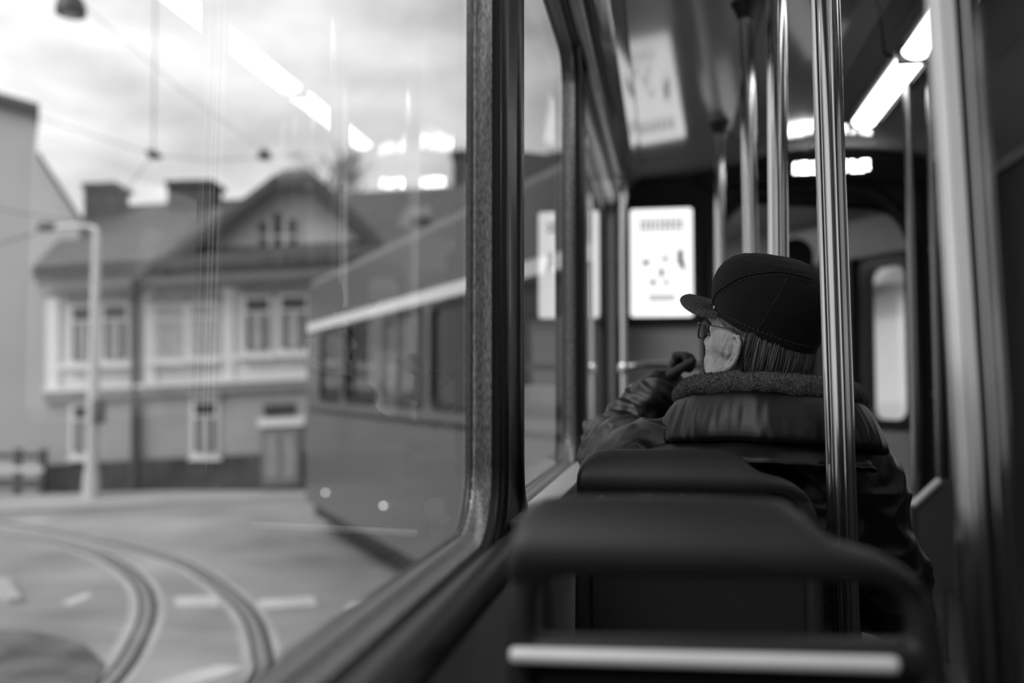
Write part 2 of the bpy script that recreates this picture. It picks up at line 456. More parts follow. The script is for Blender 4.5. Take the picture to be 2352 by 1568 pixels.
# ------------------------------------------------------------------ gangway bellows and the front car, swung to the left on the curve
BEND = RAD(34)
PV = Vector((0.73, 5.75, 0))
FD = Vector((-math.sin(BEND), math.cos(BEND), 0)); FN = Vector((math.cos(BEND), math.sin(BEND), 0))
def fc(s, n, z): return PV + FD * s + FN * n + Vector((0, 0, z))
def sect(L, Rr, zt, r=0.34, n=12):
    """arch section between two floor points"""
    d = (Rr - L); w = d.length; d = d / w
    return [L + d * a + Vector((0, 0, b)) for a, b in arch(0, w, zt, r, 0.03, n)]
GL0, GL1 = Vector((AX0 - 0.02, Y1 + 0.08, 0)), fc(0.22, -0.56, 0)
GR0, GR1 = Vector((AX1 + 0.02, Y1 + 0.08, 0)), fc(-0.08, 1.02, 0)
def gang(t, off=0.0):
    L = GL0.lerp(GL1, t); Rr = GR0.lerp(GR1, t) + Vector((0.03, -0.03, 0)) * math.sin(math.pi * t)
    d = (Rr - L).normalized()
    return sect(L - d * off, Rr + d * off, 2.13 + 0.04 * t + off)
gw = empty('gangway_bellows', (0.73, 5.6, 0)); tag(gw, 'black folded rubber bellows joining the two tram sections', 'bellows')
def gshell(base, fold, name, mat, N=18):
    mb = MB(); mb.grid([gang(i / N, base + (fold if i % 2 else 0.0)) for i in range(N + 1)], closed_u=True)
    o = mb.build(name, mat, gw); o.matrix_parent_inverse = Matrix.Translation(-gw.location)
gshell(0.02, 0.03, 'inner_fold', 'bellows_inner')
gshell(0.17, 0.03, 'outer_fold', 'bellows_rubber')
for t, m in ((0.12, 'dark_plastic'), (0.97, 'bulkhead_dark')):
    A = gang(t, 0.0); B = gang(t, 0.05); C = gang(min(t + 0.07, 1.0), 0.05); D_ = gang(min(t + 0.07, 1.0), 0.0)
    mb = MB(); mb.grid([A, B, C, D_, A], closed_u=True)
    o = mb.build('arch_frame', m, gw, smooth=True, angle=40); o.matrix_parent_inverse = Matrix.Translation(-gw.location)

car = empty('tram_front_section', fc(0.4, 0, STREET)); tag(car, 'front section of the tram bent left on the curve, dark window band and white stripe', 'tram')
CI = Matrix.Translation(-car.location)
CM = Matrix(((FN.x, FD.x, 0, PV.x), (FN.y, FD.y, 0, PV.y), (0, 0, 1, 0), (0, 0, 0, 1)))   # local (n, s, z) -> world
def cpart(mb_or_me, name, mat, local=True, **k):
    me = mb_or_me.mesh(name) if isinstance(mb_or_me, MB) else mb_or_me
    me.transform(CI @ CM if local else CI)
    return link(name, me, mat, car, **k)
S0, S1, HW = 0.36, 8.5, 1.10
# side skins (plates with window openings); left side (n=-HW) is the one seen from the window
def side(n, wins, zb, zt, name='side_skin', s0=None):
    s0 = S0 if s0 is None else s0
    oc = [(s0, -0.55), (S1, -0.55), (S1, 2.42), (s0, 2.42)]
    me = plate([oc] + [rrect(a, b, zb, zt, 0.10) for a, b in wins], 0.03, 0.0, M_side(n))
    return cpart(me, name, 'tram_body')
LW = [(0.62, 1.75), (1.95, 3.3), (3.5, 4.85), (5.05, 6.4), (6.6, 7.7)]
side(-HW, LW, 0.86, 1.74)
RW = [(0.05, 0.43), (1.5, 2.9), (3.1, 4.5), (4.7, 6.1), (6.3, 7.7)]
side(HW, RW, 0.80, 1.88, s0=-0.08)
for a, b in LW:
    me = plate([rrect(a, b, 0.86, 1.74, 0.10)], 0.006, 0.0, M_side(-HW)); pn = cpart(me, 'window_pane', 'window_glass')
    cpart(ring(rrect(a, b, 0.86, 1.74, 0.10), [(-0.02, -HW - 0.036), (0.03, -HW - 0.036), (0.03, -HW + 0.02), (-0.02, -HW + 0.02)], lambda p, q, c: Vector((c, p, q))), 'window_rubber', 'tram_dark')
for a, b in RW:
    cpart(ring(rrect(a, b, 0.80, 1.88, 0.10), [(-0.02, HW - 0.05), (0.05, HW - 0.05), (0.05, HW + 0.036), (-0.02, HW + 0.036)], lambda p, q, c: Vector((c, p, q))), 'window_rubber', 'tram_dark')
    me = plate([rrect(a, b, 0.80, 1.88, 0.10)], 0.006, 0.0, M_side(HW)); cpart(me, 'window_pane', 'window_glass')
for b0, b1 in ((1.80, 1.90), (3.35, 3.45), (4.9, 5.0), (6.45, 6.55)):
    pass
mb = MB(); mb.box(-HW - 0.05, -HW - 0.03, S0, S1 - 0.05, 1.79, 1.90); cpart(mb, 'white_stripe', 'tram_stripe')
mb = MB(); mb.box(-HW - 0.045, -HW - 0.03, S0, S1 - 0.05, 0.70, 0.74); cpart(mb, 'body_moulding', 'tram_dark')
rf = [(-1.13, 2.40), (-1.05, 2.52), (-0.8, 2.60), (0, 2.64), (0.8, 2.60), (1.05, 2.52), (1.13, 2.40), (1.05, 2.36), (-1.05, 2.36)]
mb = MB(); mb.prism(rf, lambda a, b: Vector((a, S0, b)), lambda a, b: Vector((a, S1, b))); cpart(mb, 'roof', 'tram_roof', smooth=True, angle=50)
mb = MB(); mb.box(-0.75, 0.75, 2.2, 4.4, 2.62, 2.92); o = cpart(mb, 'roof_equipment', 'tram_roof')
mb = MB(); mb.box(-0.60, 0.60, 5.2, 6.6, 2.62, 2.84); o = cpart(mb, 'roof_equipment', 'tram_roof')
FLP = [(-HW, 0.48), (HW, -0.08), (HW, S1), (-HW, S1)]
mb = MB(); mb.prism(FLP, lambda a, b: Vector((a, b, -0.10)), lambda a, b: Vector((a, b, 0.0))); cpart(mb, 'car_floor', 'floor_lino')
mb = MB(); mb.prism(FLP, lambda a, b: Vector((a * 0.96, b, 2.26)), lambda a, b: Vector((a * 0.96, b, 2.30))); cpart(mb, 'car_ceiling', 'interior_pale')
mb = MB(); mb.prism([(-HW, -0.55), (HW, -0.55), (HW, 2.40), (-HW, 2.40)], lambda a, b: Vector((a, S1, b)), lambda a, b: Vector((a * 0.86, S1 + 0.35 - (0.18 if b > 1 else 0), b))); cpart(mb, 'nose', 'tram_body', smooth=True, angle=30)
mb = MB(); mb.box(-HW + 0.05, HW - 0.05, 0.6, 8.3, -0.72, -0.50); cpart(mb, 'underframe', 'tram_dark')
for s in (1.9, 3.6, 6.3, 8.0):
    for n in (-0.62, 0.62):
        mb = MB(); mb.tube([(n - 0.05, s, STREET + 0.30), (n + 0.05, s, STREET + 0.30)], 0.30, 24); cpart(mb, 'wheel', 'tram_dark', smooth=True, angle=40)
# skirt marker lamps
for (px, py) in ((747, 1131), (880, 1161)):
    d = ray(px, py); o0 = Vector((0, 0, CZ))
    t = (PV + FN * (-HW - 0.04) - o0).dot(FN) / d.dot(FN); p = o0 + d * t
    l = CM.inverted() @ p
    mb = MB(); mb.ell((-HW - 0.04, l.y, l.z), (0.012, 0.012, 0.012)); cpart(mb, 'marker_lamp', 'marker_lamp', smooth=True)
# its rear wall round the gangway, the inner door pillar
mb = MB(); mb.box(-HW, -0.60, 0.46, 0.50, 0.0, 2.38); cpart(mb, 'end_wall', 'bulkhead_dark')
me = MB(); me.box(HW - 0.10, HW - 0.035, -0.06, 1.15, 1.94, 2.20); cpart(me, 'header_panel', 'interior_pale')
me = MB(); me.box(HW - 0.09, HW - 0.035, -0.06, 1.45, 0.02, 0.74); cpart(me, 'lower_panel', 'bulkhead_light')
me = MB(); me.box(HW - 0.085, HW - 0.035, 0.50, 1.44, 0.74, 1.94); cpart(me, 'door_panel', 'wall_grey')

for sa in (0.9, 2.3, 3.7, 5.1):
    me = MB(); me.box(-0.06, 0.06, sa, sa + 1.25, 2.20, 2.255); cpart(me, 'lamp_tube', 'lamp_diffuser')
tp_ = tag(link('rounded_stand_in', plate([rrect(0.755, 0.99, 0.0, 2.05, 0.115)], 0.015, 0.004, M_cross(6.42)), 'black_plastic'), 'black rounded-top stand-in panel for a dark shape just beyond the gangway arch', 'partition')  # added panel standing in for an unidentified dark round shape
# ================================================================== FITTINGS
# ceiling lamp row
lamp_x, lamp_z = 0.885, 2.205
def flute(a, k=9, d=0.07): return 1.0 - d * max(0.0, math.cos(a * k + 0.6)) ** 10
edges = [-0.35, 0.90, 2.15, 3.40, 4.28]
for i in range(4):
    ya, yb = edges[i] + 0.012, edges[i + 1] - 0.012
    root = empty('ceiling_lamp', (lamp_x, (ya + yb) / 2, 2.37))
    tag(root, ['rearmost tube lamp of the row, above the camera', 'second tube lamp of the row, near the right pole',
               'bright tube lamp cut by the nearest right-hand pole', 'bright tube lamp at the far end of the row'][i], 'lamp', 'tube lamps along the ceiling')
    L = (yb - ya) / 2
    mb = MB(); mb.prism([(-0.115, 0.0), (-0.105, -0.13), (-0.085, -0.145), (-0.066, -0.145), (-0.058, -0.10), (0.058, -0.10), (0.066, -0.145), (0.085, -0.145), (0.105, -0.13), (0.115, 0.0)], lambda a, b: Vector((a, -L, b)), lambda a, b: Vector((a, L, b)))
    mb.build('channel', 'black_plastic', root)
    mb = MB(); P = [(0.051 * math.cos(RAD(180 + k * 18)), -0.135 + 0.034 * math.sin(RAD(180 + k * 18))) for k in range(11)]
    mb.prism(P, lambda a, b: Vector((a, -L + 0.01, b)), lambda a, b: Vector((a, L - 0.01, b))); mb.build('diffuser', 'lamp_diffuser', root, smooth=True, angle=40)
    for e in (-1, 1):
        bx('end_cap', 'dark_plastic', -0.06, 0.06, e * L - 0.006, e * L + 0.006, -0.172, -0.10, parent=root)

# grab poles along the aisle edge of the seats
poles = [((0.279, 0.935, 1.426), (0.297, 0.935, 0.92), 'wide blurred steel grab pole nearest the camera at right'),
         ((0.275, 1.615, 1.714), (0.289, 1.615, 0.82), 'sharp ribbed steel pole in front of the man, beside the far seat'),
         ((0.276, 2.295, 2.001), (0.272, 2.295, 1.395), 'ribbed steel pole rising behind the dark cap'),
         ((0.262, 2.975, 2.262), (0.269, 2.975, 1.485), 'steel grab pole with cone flange left of the cap pole'),
         ((0.254, 4.335, 2.245), (0.253, 4.335, 1.627), 'farthest thin steel grab pole beside the lit display')]
for i, (a, b, lab) in enumerate(poles):
    a = Vector(a); b = Vector(b); d = (b - a) / (b.z - a.z)
    top = a + d * (2.30 - a.z); bot = a + d * (0.0 - a.z)
    root = empty('grab_pole', bot); tag(root, lab, 'pole', 'grab poles along the aisle')
    mid = a + d * (0.745 - a.z)
    def rel(p): return Vector(p) - bot
    MB().tube([rel(mid), rel(top)], 0.0245, 180, prof=flute).build('tube', 'steel', root, smooth=True, angle=60)
    MB().tube([rel(bot), rel(mid)], 0.0225, 90, prof=flute).build('lower_tube', 'steel', root, smooth=True, angle=60)
    MB().tube([rel(mid - d * 0.012), rel(mid + d * 0.02)], [0.0275, 0.0275], 32).build('collar', 'steel_collar', root, smooth=True, angle=40)
    MB().tube([rel(top - d * 0.075), rel(top - d * 0.06), rel(top - d * 0.02), rel(top)], [0.027, 0.030, 0.050, 0.056], 28).build('ceiling_flange', 'dark_plastic', root, smooth=True, angle=50)
    MB().tube([rel(bot), rel(bot + d * 0.02), rel(bot + d * 0.025)], [0.05, 0.048, 0.028], 28).build('floor_flange', 'dark_plastic', root, smooth=True, angle=50)

# seats
OUT = [(-0.158, 0.40), (-0.157, 0.60), (-0.155, 0.763), (-0.153, 0.875), (-0.151, 0.900), (-0.145, 0.917), (-0.136, 0.929), (-0.122, 0.936), (-0.10, 0.939), (-0.013, 0.940), (0.095, 0.940), (0.112, 0.937),
       (0.126, 0.928), (0.140, 0.915), (0.152, 0.907), (0.168, 0.903), (0.188, 0.898), (0.206, 0.889), (0.222, 0.876), (0.234, 0.859), (0.242, 0.838), (0.246, 0.81), (0.249, 0.784), (0.252, 0.60), (0.252, 0.40)]
HOLE = [(-0.126, 0.808), (-0.126, 0.842), (-0.122, 0.855), (-0.114, 0.863), (-0.10, 0.867), (0.05, 0.869), (0.175, 0.871), (0.190, 0.868), (0.204, 0.860), (0.212, 0.848), (0.215, 0.832), (0.216, 0.818)]
LOW = [(-0.128, 0.775), (0.222, 0.785), (0.224, 0.42), (-0.128, 0.42)]
def make_seat():
    root = empty('passenger_chair')
    me = plate([OUT, HOLE, LOW], 0.019, 0.012, M_cross(0.0))
    t_ = MB(); t_.v = [tuple(v.co) for v in me.vertices]; t_.f = [tuple(q.vertices) for q in me.polygons]
    me = fuse(t_, 0.0036, 4)
    for v in me.vertices:      # the head edge rolls forward over the sitter's shoulders
        k = min(max((v.co.z - 0.862) / 0.078, 0.0), 1.0); v.co.y += 0.046 * k ** 2.6 + 0.014 * min(max((0.905 - v.co.z) / 0.045, 0.0), 1.0) ** 2
    link('back_frame', me, 'seat_plastic', root, smooth=True, angle=50)
    bx('back_panel', 'fabric_black', -0.131, 0.227, 0.008, 0.044, 0.415, 0.779, parent=root, bevel=0.008)
    mb = MB(); mb.box(-0.132, 0.222, -0.014, 0.0, 0.7845, 0.7985)
    o = mb.build('metal_slat', 'bright_slat', root, bevel=0.005)
    o.rotation_euler = (0, RAD(-1.3), 0); o.location = (0, 0, 0.004)
    mb = MB()
    L = [(-0.15, 0.03), (0.245, 0.03), (0.25, 0.36), (0.22, 0.40), (-0.13, 0.40), (-0.155, 0.36)]
    mb.prism(L, lambda a, b: Vector((a, b, 0.385)), lambda a, b: Vector((a, b, 0.445))); mb.build('seat_cushion', 'fabric_black', root, bevel=0.015)
    mb = MB(); mb.prism([(-0.155, 0.0), (0.25, 0.0), (0.25, 0.37), (-0.155, 0.37)], lambda a, b: Vector((a, b, 0.355)), lambda a, b: Vector((a, b, 0.388))); mb.build('seat_shell', 'seat_plastic', root, bevel=0.008)
    for x in (-0.12, 0.20):
        mb = MB(); mb.tube([(x, 0.05, 0.0), (x, 0.07, 0.30), (x, 0.11, 0.36)], 0.016, 14); mb.build('leg', 'steel_collar', root, smooth=True)
    bx('foot_plate', 'dark_plastic', -0.16, 0.24, 0.02, 0.09, 0.0, 0.012, parent=root, bevel=0.003)
    return root
seat = make_seat()
for i, (y, lab) in enumerate(((0.884, 'nearest dark plastic tram seat with open handle slot and bright slat'), (1.564, 'dark plastic tram seat the man in the cap sits on'))):
    s = seat if i == 0 else copy_tree(seat)
    s.location = (0, y, 0); tag(s, lab, 'seat', 'single seats along the window')

# lit passenger-information screen on the bulkhead
sx0, sx1, sz0, sz1 = -0.199, 0.155, 1.442, 2.066
scr = empty('display_screen', (0, Y1 - 0.03, 1.45)); tag(scr, 'lit white portrait display screen in black frame on the front bulkhead', 'screen')
def spart(me, name, mat, **k):
    me.transform(Matrix.Translation(-scr.location)); return link(name, me, mat, scr, **k)
spart(plate([rrect(sx0 - 0.045, sx1 + 0.045, sz0 - 0.05, sz1 + 0.045, 0.03)], 0.03, 0.006, M_cross(Y1 - 0.035)), 'housing', 'black_plastic')
spart(plate([rrect(sx0, sx1, sz0, sz1, 0.018)], 0.003, 0.0, M_cross(Y1 - 0.067)), 'lit_panel', 'screen_white')
rr = random.Random(3)
def inkmark(x, z, w, h, pale, name='printed_mark'):
    spart(plate([rrect(x - w / 2, x + w / 2, z - h / 2, z + h / 2, min(w, h) * 0.3, 3)], 0.0008, 0.0, M_cross(Y1 - 0.0712)), name, 'screen_ink_pale' if pale else 'screen_ink')
x = sx0 + 0.055
while x < sx1 - 0.07:
    w = rr.uniform(0.016, 0.026); inkmark(x + w / 2, sz1 - 0.078, w, 0.022, True); inkmark(x + w / 2, sz1 - 0.112, w * 0.95, 0.022, rr.random() < 0.55); x += w + 0.007
for (x, z, w, h, p) in ((-0.022, 1.695, 0.022, 0.05, False), (-0.07, 1.64, 0.03, 0.03, True), (0.085, 1.78, 0.03, 0.09, True), (0.0, 1.775, 0.04, 0.018, True), (-0.11, 1.755, 0.035, 0.03, True), (0.005, 1.638, 0.02, 0.03, True), (0.10, 1.73, 0.02, 0.05, True)):
    inkmark(x, z, w, h, p)
for r in range(3):
    inkmark(-0.02, 1.565 - r * 0.014, 0.15, 0.007, True)

# LED destination strip over the gangway
led = empty('led_sign', (0.915, Y1 - 0.07, 2.21)); tag(led, 'narrow lit dot matrix sign above the gangway arch', 'sign')
bx('sign_housing', 'black_plastic', -0.25, 0.25, -0.02, 0.012, 0.0, 0.095, parent=led, bevel=0.004)
mb = MB()
for c in range(44):
    for r in range(7):
        if r == 6 and rr.random() < 0.45: continue
        if r < 6 and rr.random() < 0.25: continue
        if c in (14, 15, 31, 32): continue
        mb.ell((-0.198 + c * 0.0092, -0.024, 0.026 + r * 0.0095), (0.0032, 0.003, 0.0032), nu=6, nv=4)
o = mb.build('light_dots', 'led_white', led); o['kind'] = 'stuff'

# rail and stanchion before the bulkhead, at the wall side
rl = empty('barrier_rail', (-0.205, 4.55, 0)); tag(rl, 'pale steel barrier rail running out from the window wall', 'rail')
MB().tube([(0.0, 0, 0), (0.0, 0, 2.08)], 0.017, 20).build('upright', 'steel', rl, smooth=True, angle=50)
MB().tube([(0.0, 0, 1.135), (0.05, 0, 1.145), (0.10, 0, 1.147), (0.42, 0, 1.14)], 0.02, 16).build('cross_bar', 'steel', rl, smooth=True, angle=50)
MB().ell((0.0, 0, 1.135), (0.032, 0.032, 0.036)).build('clamp', 'steel', rl, smooth=True)
bx('infill_panel', 'bulkhead_light', 0.03, 0.42, -0.008, 0.008, 0.15, 1.05, parent=rl, bevel=0.004)
MB().tube([(0.42, 0, 0), (0.42, 0, 1.14)], 0.017, 16).build('end_post', 'steel', rl, smooth=True, angle=50)

# grab handle and the folded door panel at the right of the arch
gh = empty('door_handle_bar', (1.44, Y1 - 0.12, 1.0)); tag(gh, 'thin vertical grab handle on the dark panel right of the arch', 'handle')
MB().tube([(0, 0.05, 0.0), (0, 0, 0.01), (0, 0, 0.30), (0, 0, 0.78), (0, 0.05, 0.79)], 0.011, 14).build('bar', 'steel_collar', gh, smooth=True, angle=50)
for z in (0.0, 0.79): MB().ell((0, 0.04, z), (0.024, 0.02, 0.024)).build('mount', 'steel_collar', gh, smooth=True)
dp = empty('partition_panel', (0.925, 3.75, 0)); tag(dp, 'dark grey partition panel with clipped pale corner, right of the seats', 'partition')
link('panel', plate([[(0.0, 0.39), (0.0, 0.595), (0.10, 0.69), (0.215, 0.69), (0.215, 0.24), (0.10, 0.29)]], 0.012, 0.004, M_cross(0.0)), 'wall_grey', dp, smooth=True, angle=40)
MB().tube([(0.10, -0.014, 0.29), (0.0, -0.014, 0.39), (0.0, -0.014, 0.595)], 0.010, 12).build('edge_tube', 'steel_collar', dp, smooth=True)
MB().tube([(0.0, -0.016, 0.590), (0.102, -0.016, 0.69)], 0.014, 12).build('corner_tube', 'bright_slat', dp, smooth=True)
MB().tube([(0.10, -0.014, 0.69), (0.095, -0.014, 2.33)], 0.012, 12).build('upright', 'steel_collar', dp, smooth=True)
MB().tube([(0.0, 0.0, 0.60), (0.018, 0.0, 0.70), (0.018, 0.0, 2.33)], 0.014, 12).build('upright', 'steel_collar', dp, smooth=True)
MB().tube([(0.165, 0.0, 0.24), (0.165, 0.0, 0.70), (0.165, 0, 2.33)], 0.022, 14).build('upright', 'steel_collar', dp, smooth=True)
MB().tube([(0.11, 0.0, 0.30), (0.11, 0.0, 0.0)], 0.012, 12).build('foot', 'steel_collar', dp, smooth=True)
MB().tube([(0.20, 0.0, 0.27), (0.20, 0.0, 0.0)], 0.012, 12).build('foot', 'steel_collar', dp, smooth=True)

# ================================================================== THE MAN IN THE CAP
man = empty('person', (0.14, 1.85, 0.0))
tag(man, 'seated person in dark flat cap, glasses and hooded winter jacket, looking out left', 'person')
MI = Matrix.Translation(-man.location)
def mpart(me, name, mat, parent=None, **k):
    if isinstance(me, MB): me = me.mesh(name)
    me.transform(MI)
    o = link(name, me, mat, man if parent is None else parent, **k)
    return o
HC = Vector((0.169, 1.812, 1.117))
HM = Matrix.Translation(HC) @ Matrix.Rotation(RAD(50), 4, 'Z') @ Matrix.Rotation(RAD(15), 4, 'X')   # local: x right, y face, z up; left ear at -x
def hp(x, y, z): return HM @ Vector((x, y, z))
def to_head(me): me.transform(HM); return me
# ---- body: head, neck, trunk core in one skin
mb = MB()
mb.ell((0, -0.008, 0.048), (0.076, 0.098, 0.088))
mb.ell((0, 0.030, 0.02), (0.066, 0.066, 0.075))
mb.ell((0, 0.040, -0.050), (0.057, 0.052, 0.052))
mb.ell((0, 0.074, -0.090), (0.026, 0.021, 0.021))
for s in (-1, 1):
    mb.ell((s * 0.040, 0.055, -0.008), (0.026, 0.027, 0.024))
    mb.ell((s * 0.054, 0.022, -0.055), (0.016, 0.040, 0.035))
    mb.ell((s * 0.030, 0.079, 0.045), (0.028, 0.014, 0.010))
    mb.ell((s * 0.012, 0.098, -0.014), (0.009, 0.011, 0.008))
    mb.ell((s * 0.066, 0.012, 0.012), (0.012, 0.045, 0.030))
mb.capsule((0, 0.086, 0.036), (0, 0.110, -0.010), 0.009, 0.012)

mb.ell((0, 0.058, -0.060), (0.036, 0.033, 0.030))
mb.ell((0, 0.054, -0.026), (0.040, 0.040, 0.038))
for s in (-1, 1): mb.ell((s * 0.043, 0.030, -0.035), (0.022, 0.050, 0.045))
mb.capsule((0, -0.028, -0.040), (0, -0.045, -0.21), 0.058, 0.062)
mb.capsule((0, 0.005, -0.075), (0, -0.025, -0.20), 0.040, 0.050)
head0 = fuse(mb, 0.004, 10)
mb = MB(); mb.v = [tuple(v.co) for v in head0.vertices]; mb.f = [tuple(q.vertices) for q in head0.polygons]
mb.ell((0, 0.0865, -0.0425), (0.023, 0.011, 0.0048)); mb.ell((0, 0.0855, -0.0525), (0.020, 0.0115, 0.0058))
for s in (-1, 1):    # ears
    def ep(y, z, out=0.0): return Vector((s * (0.0735 + 0.62 * max(0, -y + 0.006) + out), y * 0.92 - 0.004, z * 0.90 - 0.004))
    hx = [(0.010, -0.002), (0.013, 0.016), (0.010, 0.028), (0.0, 0.0355), (-0.013, 0.035), (-0.023, 0.026), (-0.0275, 0.010), (-0.026, -0.006), (-0.020, -0.019), (-0.010, -0.029), (-0.001, -0.034), (0.006, -0.030), (0.008, -0.022)]
    mb.tube([ep(y, z) for y, z in hx], [0.0042, 0.0042, 0.0044, 0.0046, 0.0046, 0.0046, 0.0044, 0.0044, 0.0046, 0.0060, 0.0072, 0.0062, 0.004], 10)
    ah = [(-0.002, 0.022), (-0.012, 0.018), (-0.0165, 0.006), (-0.0145, -0.008), (-0.007, -0.017)]
    mb.tube([ep(y, z, 0.001) for y, z in ah], [0.0035, 0.0045, 0.005, 0.005, 0.004], 10)
    mb.ell(ep(0.0105, -0.004, 0.001), (0.0035, 0.0045, 0.007))
    shell = [[ep(y * k, z * k, -0.006 * (1 - 0.3 * k)) for y, z in hx] for k in (1.0, 0.75, 0.4, 0.05)]
    for (y, z) in hx: mb.capsule(ep(y, z, -0.003), ep(0.0, 0.0, -0.012), 0.003, 0.003, 8)
head = mb.mesh('h')
to_head(head)
# trunk core joins the neck below the collar (kept inside the jacket)
tb = MB(); tb.ell((0.15, 1.835, 0.80), (0.15, 0.09, 0.17)); tb.capsule((0.185, 1.835, 0.92), (0.17, 1.84, 0.75), 0.06, 0.08); tb.capsule((-0.02, 1.84, 0.895), (0.31, 1.84, 0.885), 0.045, 0.045)
tb.ell((0.14, 1.86, 0.58), (0.14, 0.09, 0.16))
tb.v = [tuple(v) for v in tb.v]
allb = MB(); allb.v = [tuple(v.co) for v in head.vertices]; allb.f = [tuple(p.vertices) for p in head.polygons]
trunk = fuse(tb, 0.012, 4)
allb.add([v.co for v in trunk.vertices], [tuple(p.vertices) for p in trunk.polygons])
body_me = fuse(allb, 0.0019, 2)
def wrinkle(co, n):
    l = HM.inverted() @ co
    if l.z < -0.12: return 0
    return 0.0011 * noise.noise(Vector((l.x * 40, l.y * 130 + l.z * 40, l.z * 45))) + 0.0006 * noise.noise(l * 160)
displace(body_me, wrinkle)
body = mpart(body_me, 'body', 'skin', smooth=True)
for s in (-1, 1):
    e = MB(); e.ell((0, 0, 0), (0.0122, 0.0122, 0.0122)); me = e.mesh(); me.transform(HM @ Matrix.Translation((s * 0.031, 0.0775, 0.024))); eo = mpart(me, 'eye', 'eye_white', body, smooth=True)
    e = MB(); e.ell((0, 0.0095, 0), (0.0058, 0.0036, 0.0058)); me = e.mesh(); me.transform(HM @ Matrix.Translation((s * 0.031, 0.0775, 0.024))); mpart(me, 'iris', 'eye_dark', eo, smooth=True)
    e = MB()
    for k in range(26):
        t = k / 25; x = s * (0.012 + 0.040 * t); 
        e.tube([(x, 0.096 - 0.030 * t * t, 0.047 + 0.006 * math.sin(t * 2.6)), (x + s * 0.006, 0.098 - 0.032 * t * t, 0.052 + 0.006 * math.sin(t * 2.6))], [0.0012, 0.0004], 4)
    mpart(to_head(e.mesh()), 'eyebrow', 'hair_grey', body)
# ---- cap
def rimz(y): return 0.051 + 0.20 * y
NA = 72
crown_prof = [(1.0, -0.004), (1.012, 0.006), (1.045, 0.022), (1.07, 0.042), (1.065, 0.062), (1.02, 0.082), (0.93, 0.098), (0.80, 0.109), (0.62, 0.117), (0.42, 0.122), (0.20, 0.1245), (0.02, 0.125)]
def cap_pt(a, k, off=0.0):
    i = min(int(k), len(crown_prof) - 2); f = k - i
    r = crown_prof[i][0] * (1 - f) + crown_prof[i + 1][0] * f; h = crown_prof[i][1] * (1 - f) + crown_prof[i + 1][1] * f
    ca, sa = math.cos(a), math.sin(a)
    front = max(0, sa)
    rr_ = r + (0.07 * max(0, -sa) + 0.03 * abs(ca)) * math.sin(min(h / 0.125, 1) * math.pi)       # fuller at the back
    x = (0.087 + off) * rr_ * ca; y = -0.008 + (0.110 + off) * rr_ * sa
    z = rimz(-0.008 + 0.110 * sa) * (1 - min(h / 0.125, 1)) + rimz(0) * min(h / 0.125, 1) + (h + off * 0.7) * 1.08
    z += 0.006 * math.sin(min(h / 0.125, 1) * math.pi) * (-sa)
    w = 0.0022 * noise.noise(Vector((x * 22, y * 22, z * 30))) + 0.0012 * noise.noise(Vector((x * 60, y * 60, z * 60)))
    return Vector((x, y, z)) * (1 + w * 6)
mb = MB(); rows = []
K = 44
for i in range(K + 1):
    k = (len(crown_prof) - 1) * i / K
    rows.append([cap_pt(2 * math.pi * j / NA, k) for j in range(NA)])
inner = [[cap_pt(2 * math.pi * j / NA, (len(crown_prof) - 1) * i / K, -0.003) for j in range(NA)] for i in range(0, 6)]
mb.grid(list(reversed(inner)) + rows, closed_u=True); mb.f.append(tuple(range(len(mb.v) - NA, len(mb.v))))
cap = mpart(to_head(mb.mesh()), 'flat_cap', 'cap_fabric', smooth=True)
cap['label'] = 'dark flat cap with stitched panels'
# stitched seams on the crown: side seams, rim seam and a back dart
def seam(pts, name='seam', dash=False):
    m = MB()
    if dash:
        for i in range(0, len(pts) - 1, 2): m.tube([pts[i], pts[i + 1]], 0.0007, 5)
        mpart(to_head(m.mesh()), 'stitching', 'thread', cap)
    else:
        m.tube(pts, 0.0016, 6); mpart(to_head(m.mesh()), name, 'cap_fabric', cap, smooth=True)
for sgn in (-1, 1):
    pts = []; pd = []
    for i in range(61):
        t = i / 60.0; a = RAD(90 + sgn * (38 + 120 * t)); k = 0.4 + 5.9 * math.sin(min(t * 1.25, 1.0) * math.pi / 2) ** 0.8 - 0.2 * t
        pts.append(cap_pt(a, k, 0.0006)); pd.append(cap_pt(a, k - 0.28, 0.0008))
    seam(pts, 'panel_seam'); seam(pd, dash=True)
    pts = [cap_pt(RAD(90 + sgn * (112 + 0.35 * i)), 0.6 + i * 0.10, 0.0008) for i in range(52)]
    seam(pts, dash=True)
seam([cap_pt(2 * math.pi * i / 160, 0.9, 0.0008) for i in range(161)], dash=True)
# brim
mb = MB(); top = []; bot = []
for i in range(11):
    t = i / 10.0; rt = []; rb = []
    for j in range(33):
        a = RAD(90 + (j - 16) / 16.0 * 62)
        ca, sa = math.cos(a), math.sin(a)
        base = Vector((0.090 * ca, -0.008 + 0.112 * sa, rimz(-0.008 + 0.110 * sa) + 0.002))
        reach = 0.078 * max(0.0, math.cos((j - 16) / 16.0 * math.pi / 2)) ** 0.55
        p = base + Vector((ca * 0.45, sa, 0)).normalized() * reach * t
        p.z += -0.006 * t * t + 0.010 * t - 0.22 * abs(p.x) * t * 0.55 - 0.9 * p.x * p.x * t
        rt.append(p); rb.append(p - Vector((0, 0, 0.0042 * (1 - 0.4 * t))))
    top.append(rt); bot.append(rb)
mb.grid(top); mb.grid(list(reversed(bot)))
n = 33
edge = [top[-1], [ (a + b) / 2 + Vector((0, 0.0012, 0)) for a, b in zip(top[-1], bot[-1])], bot[-1]]
mb.grid(edge); mb.grid([top[0], bot[0]]); 
brim = mpart(to_head(mb.mesh()), 'brim', 'cap_brim', cap, smooth=True, angle=60)
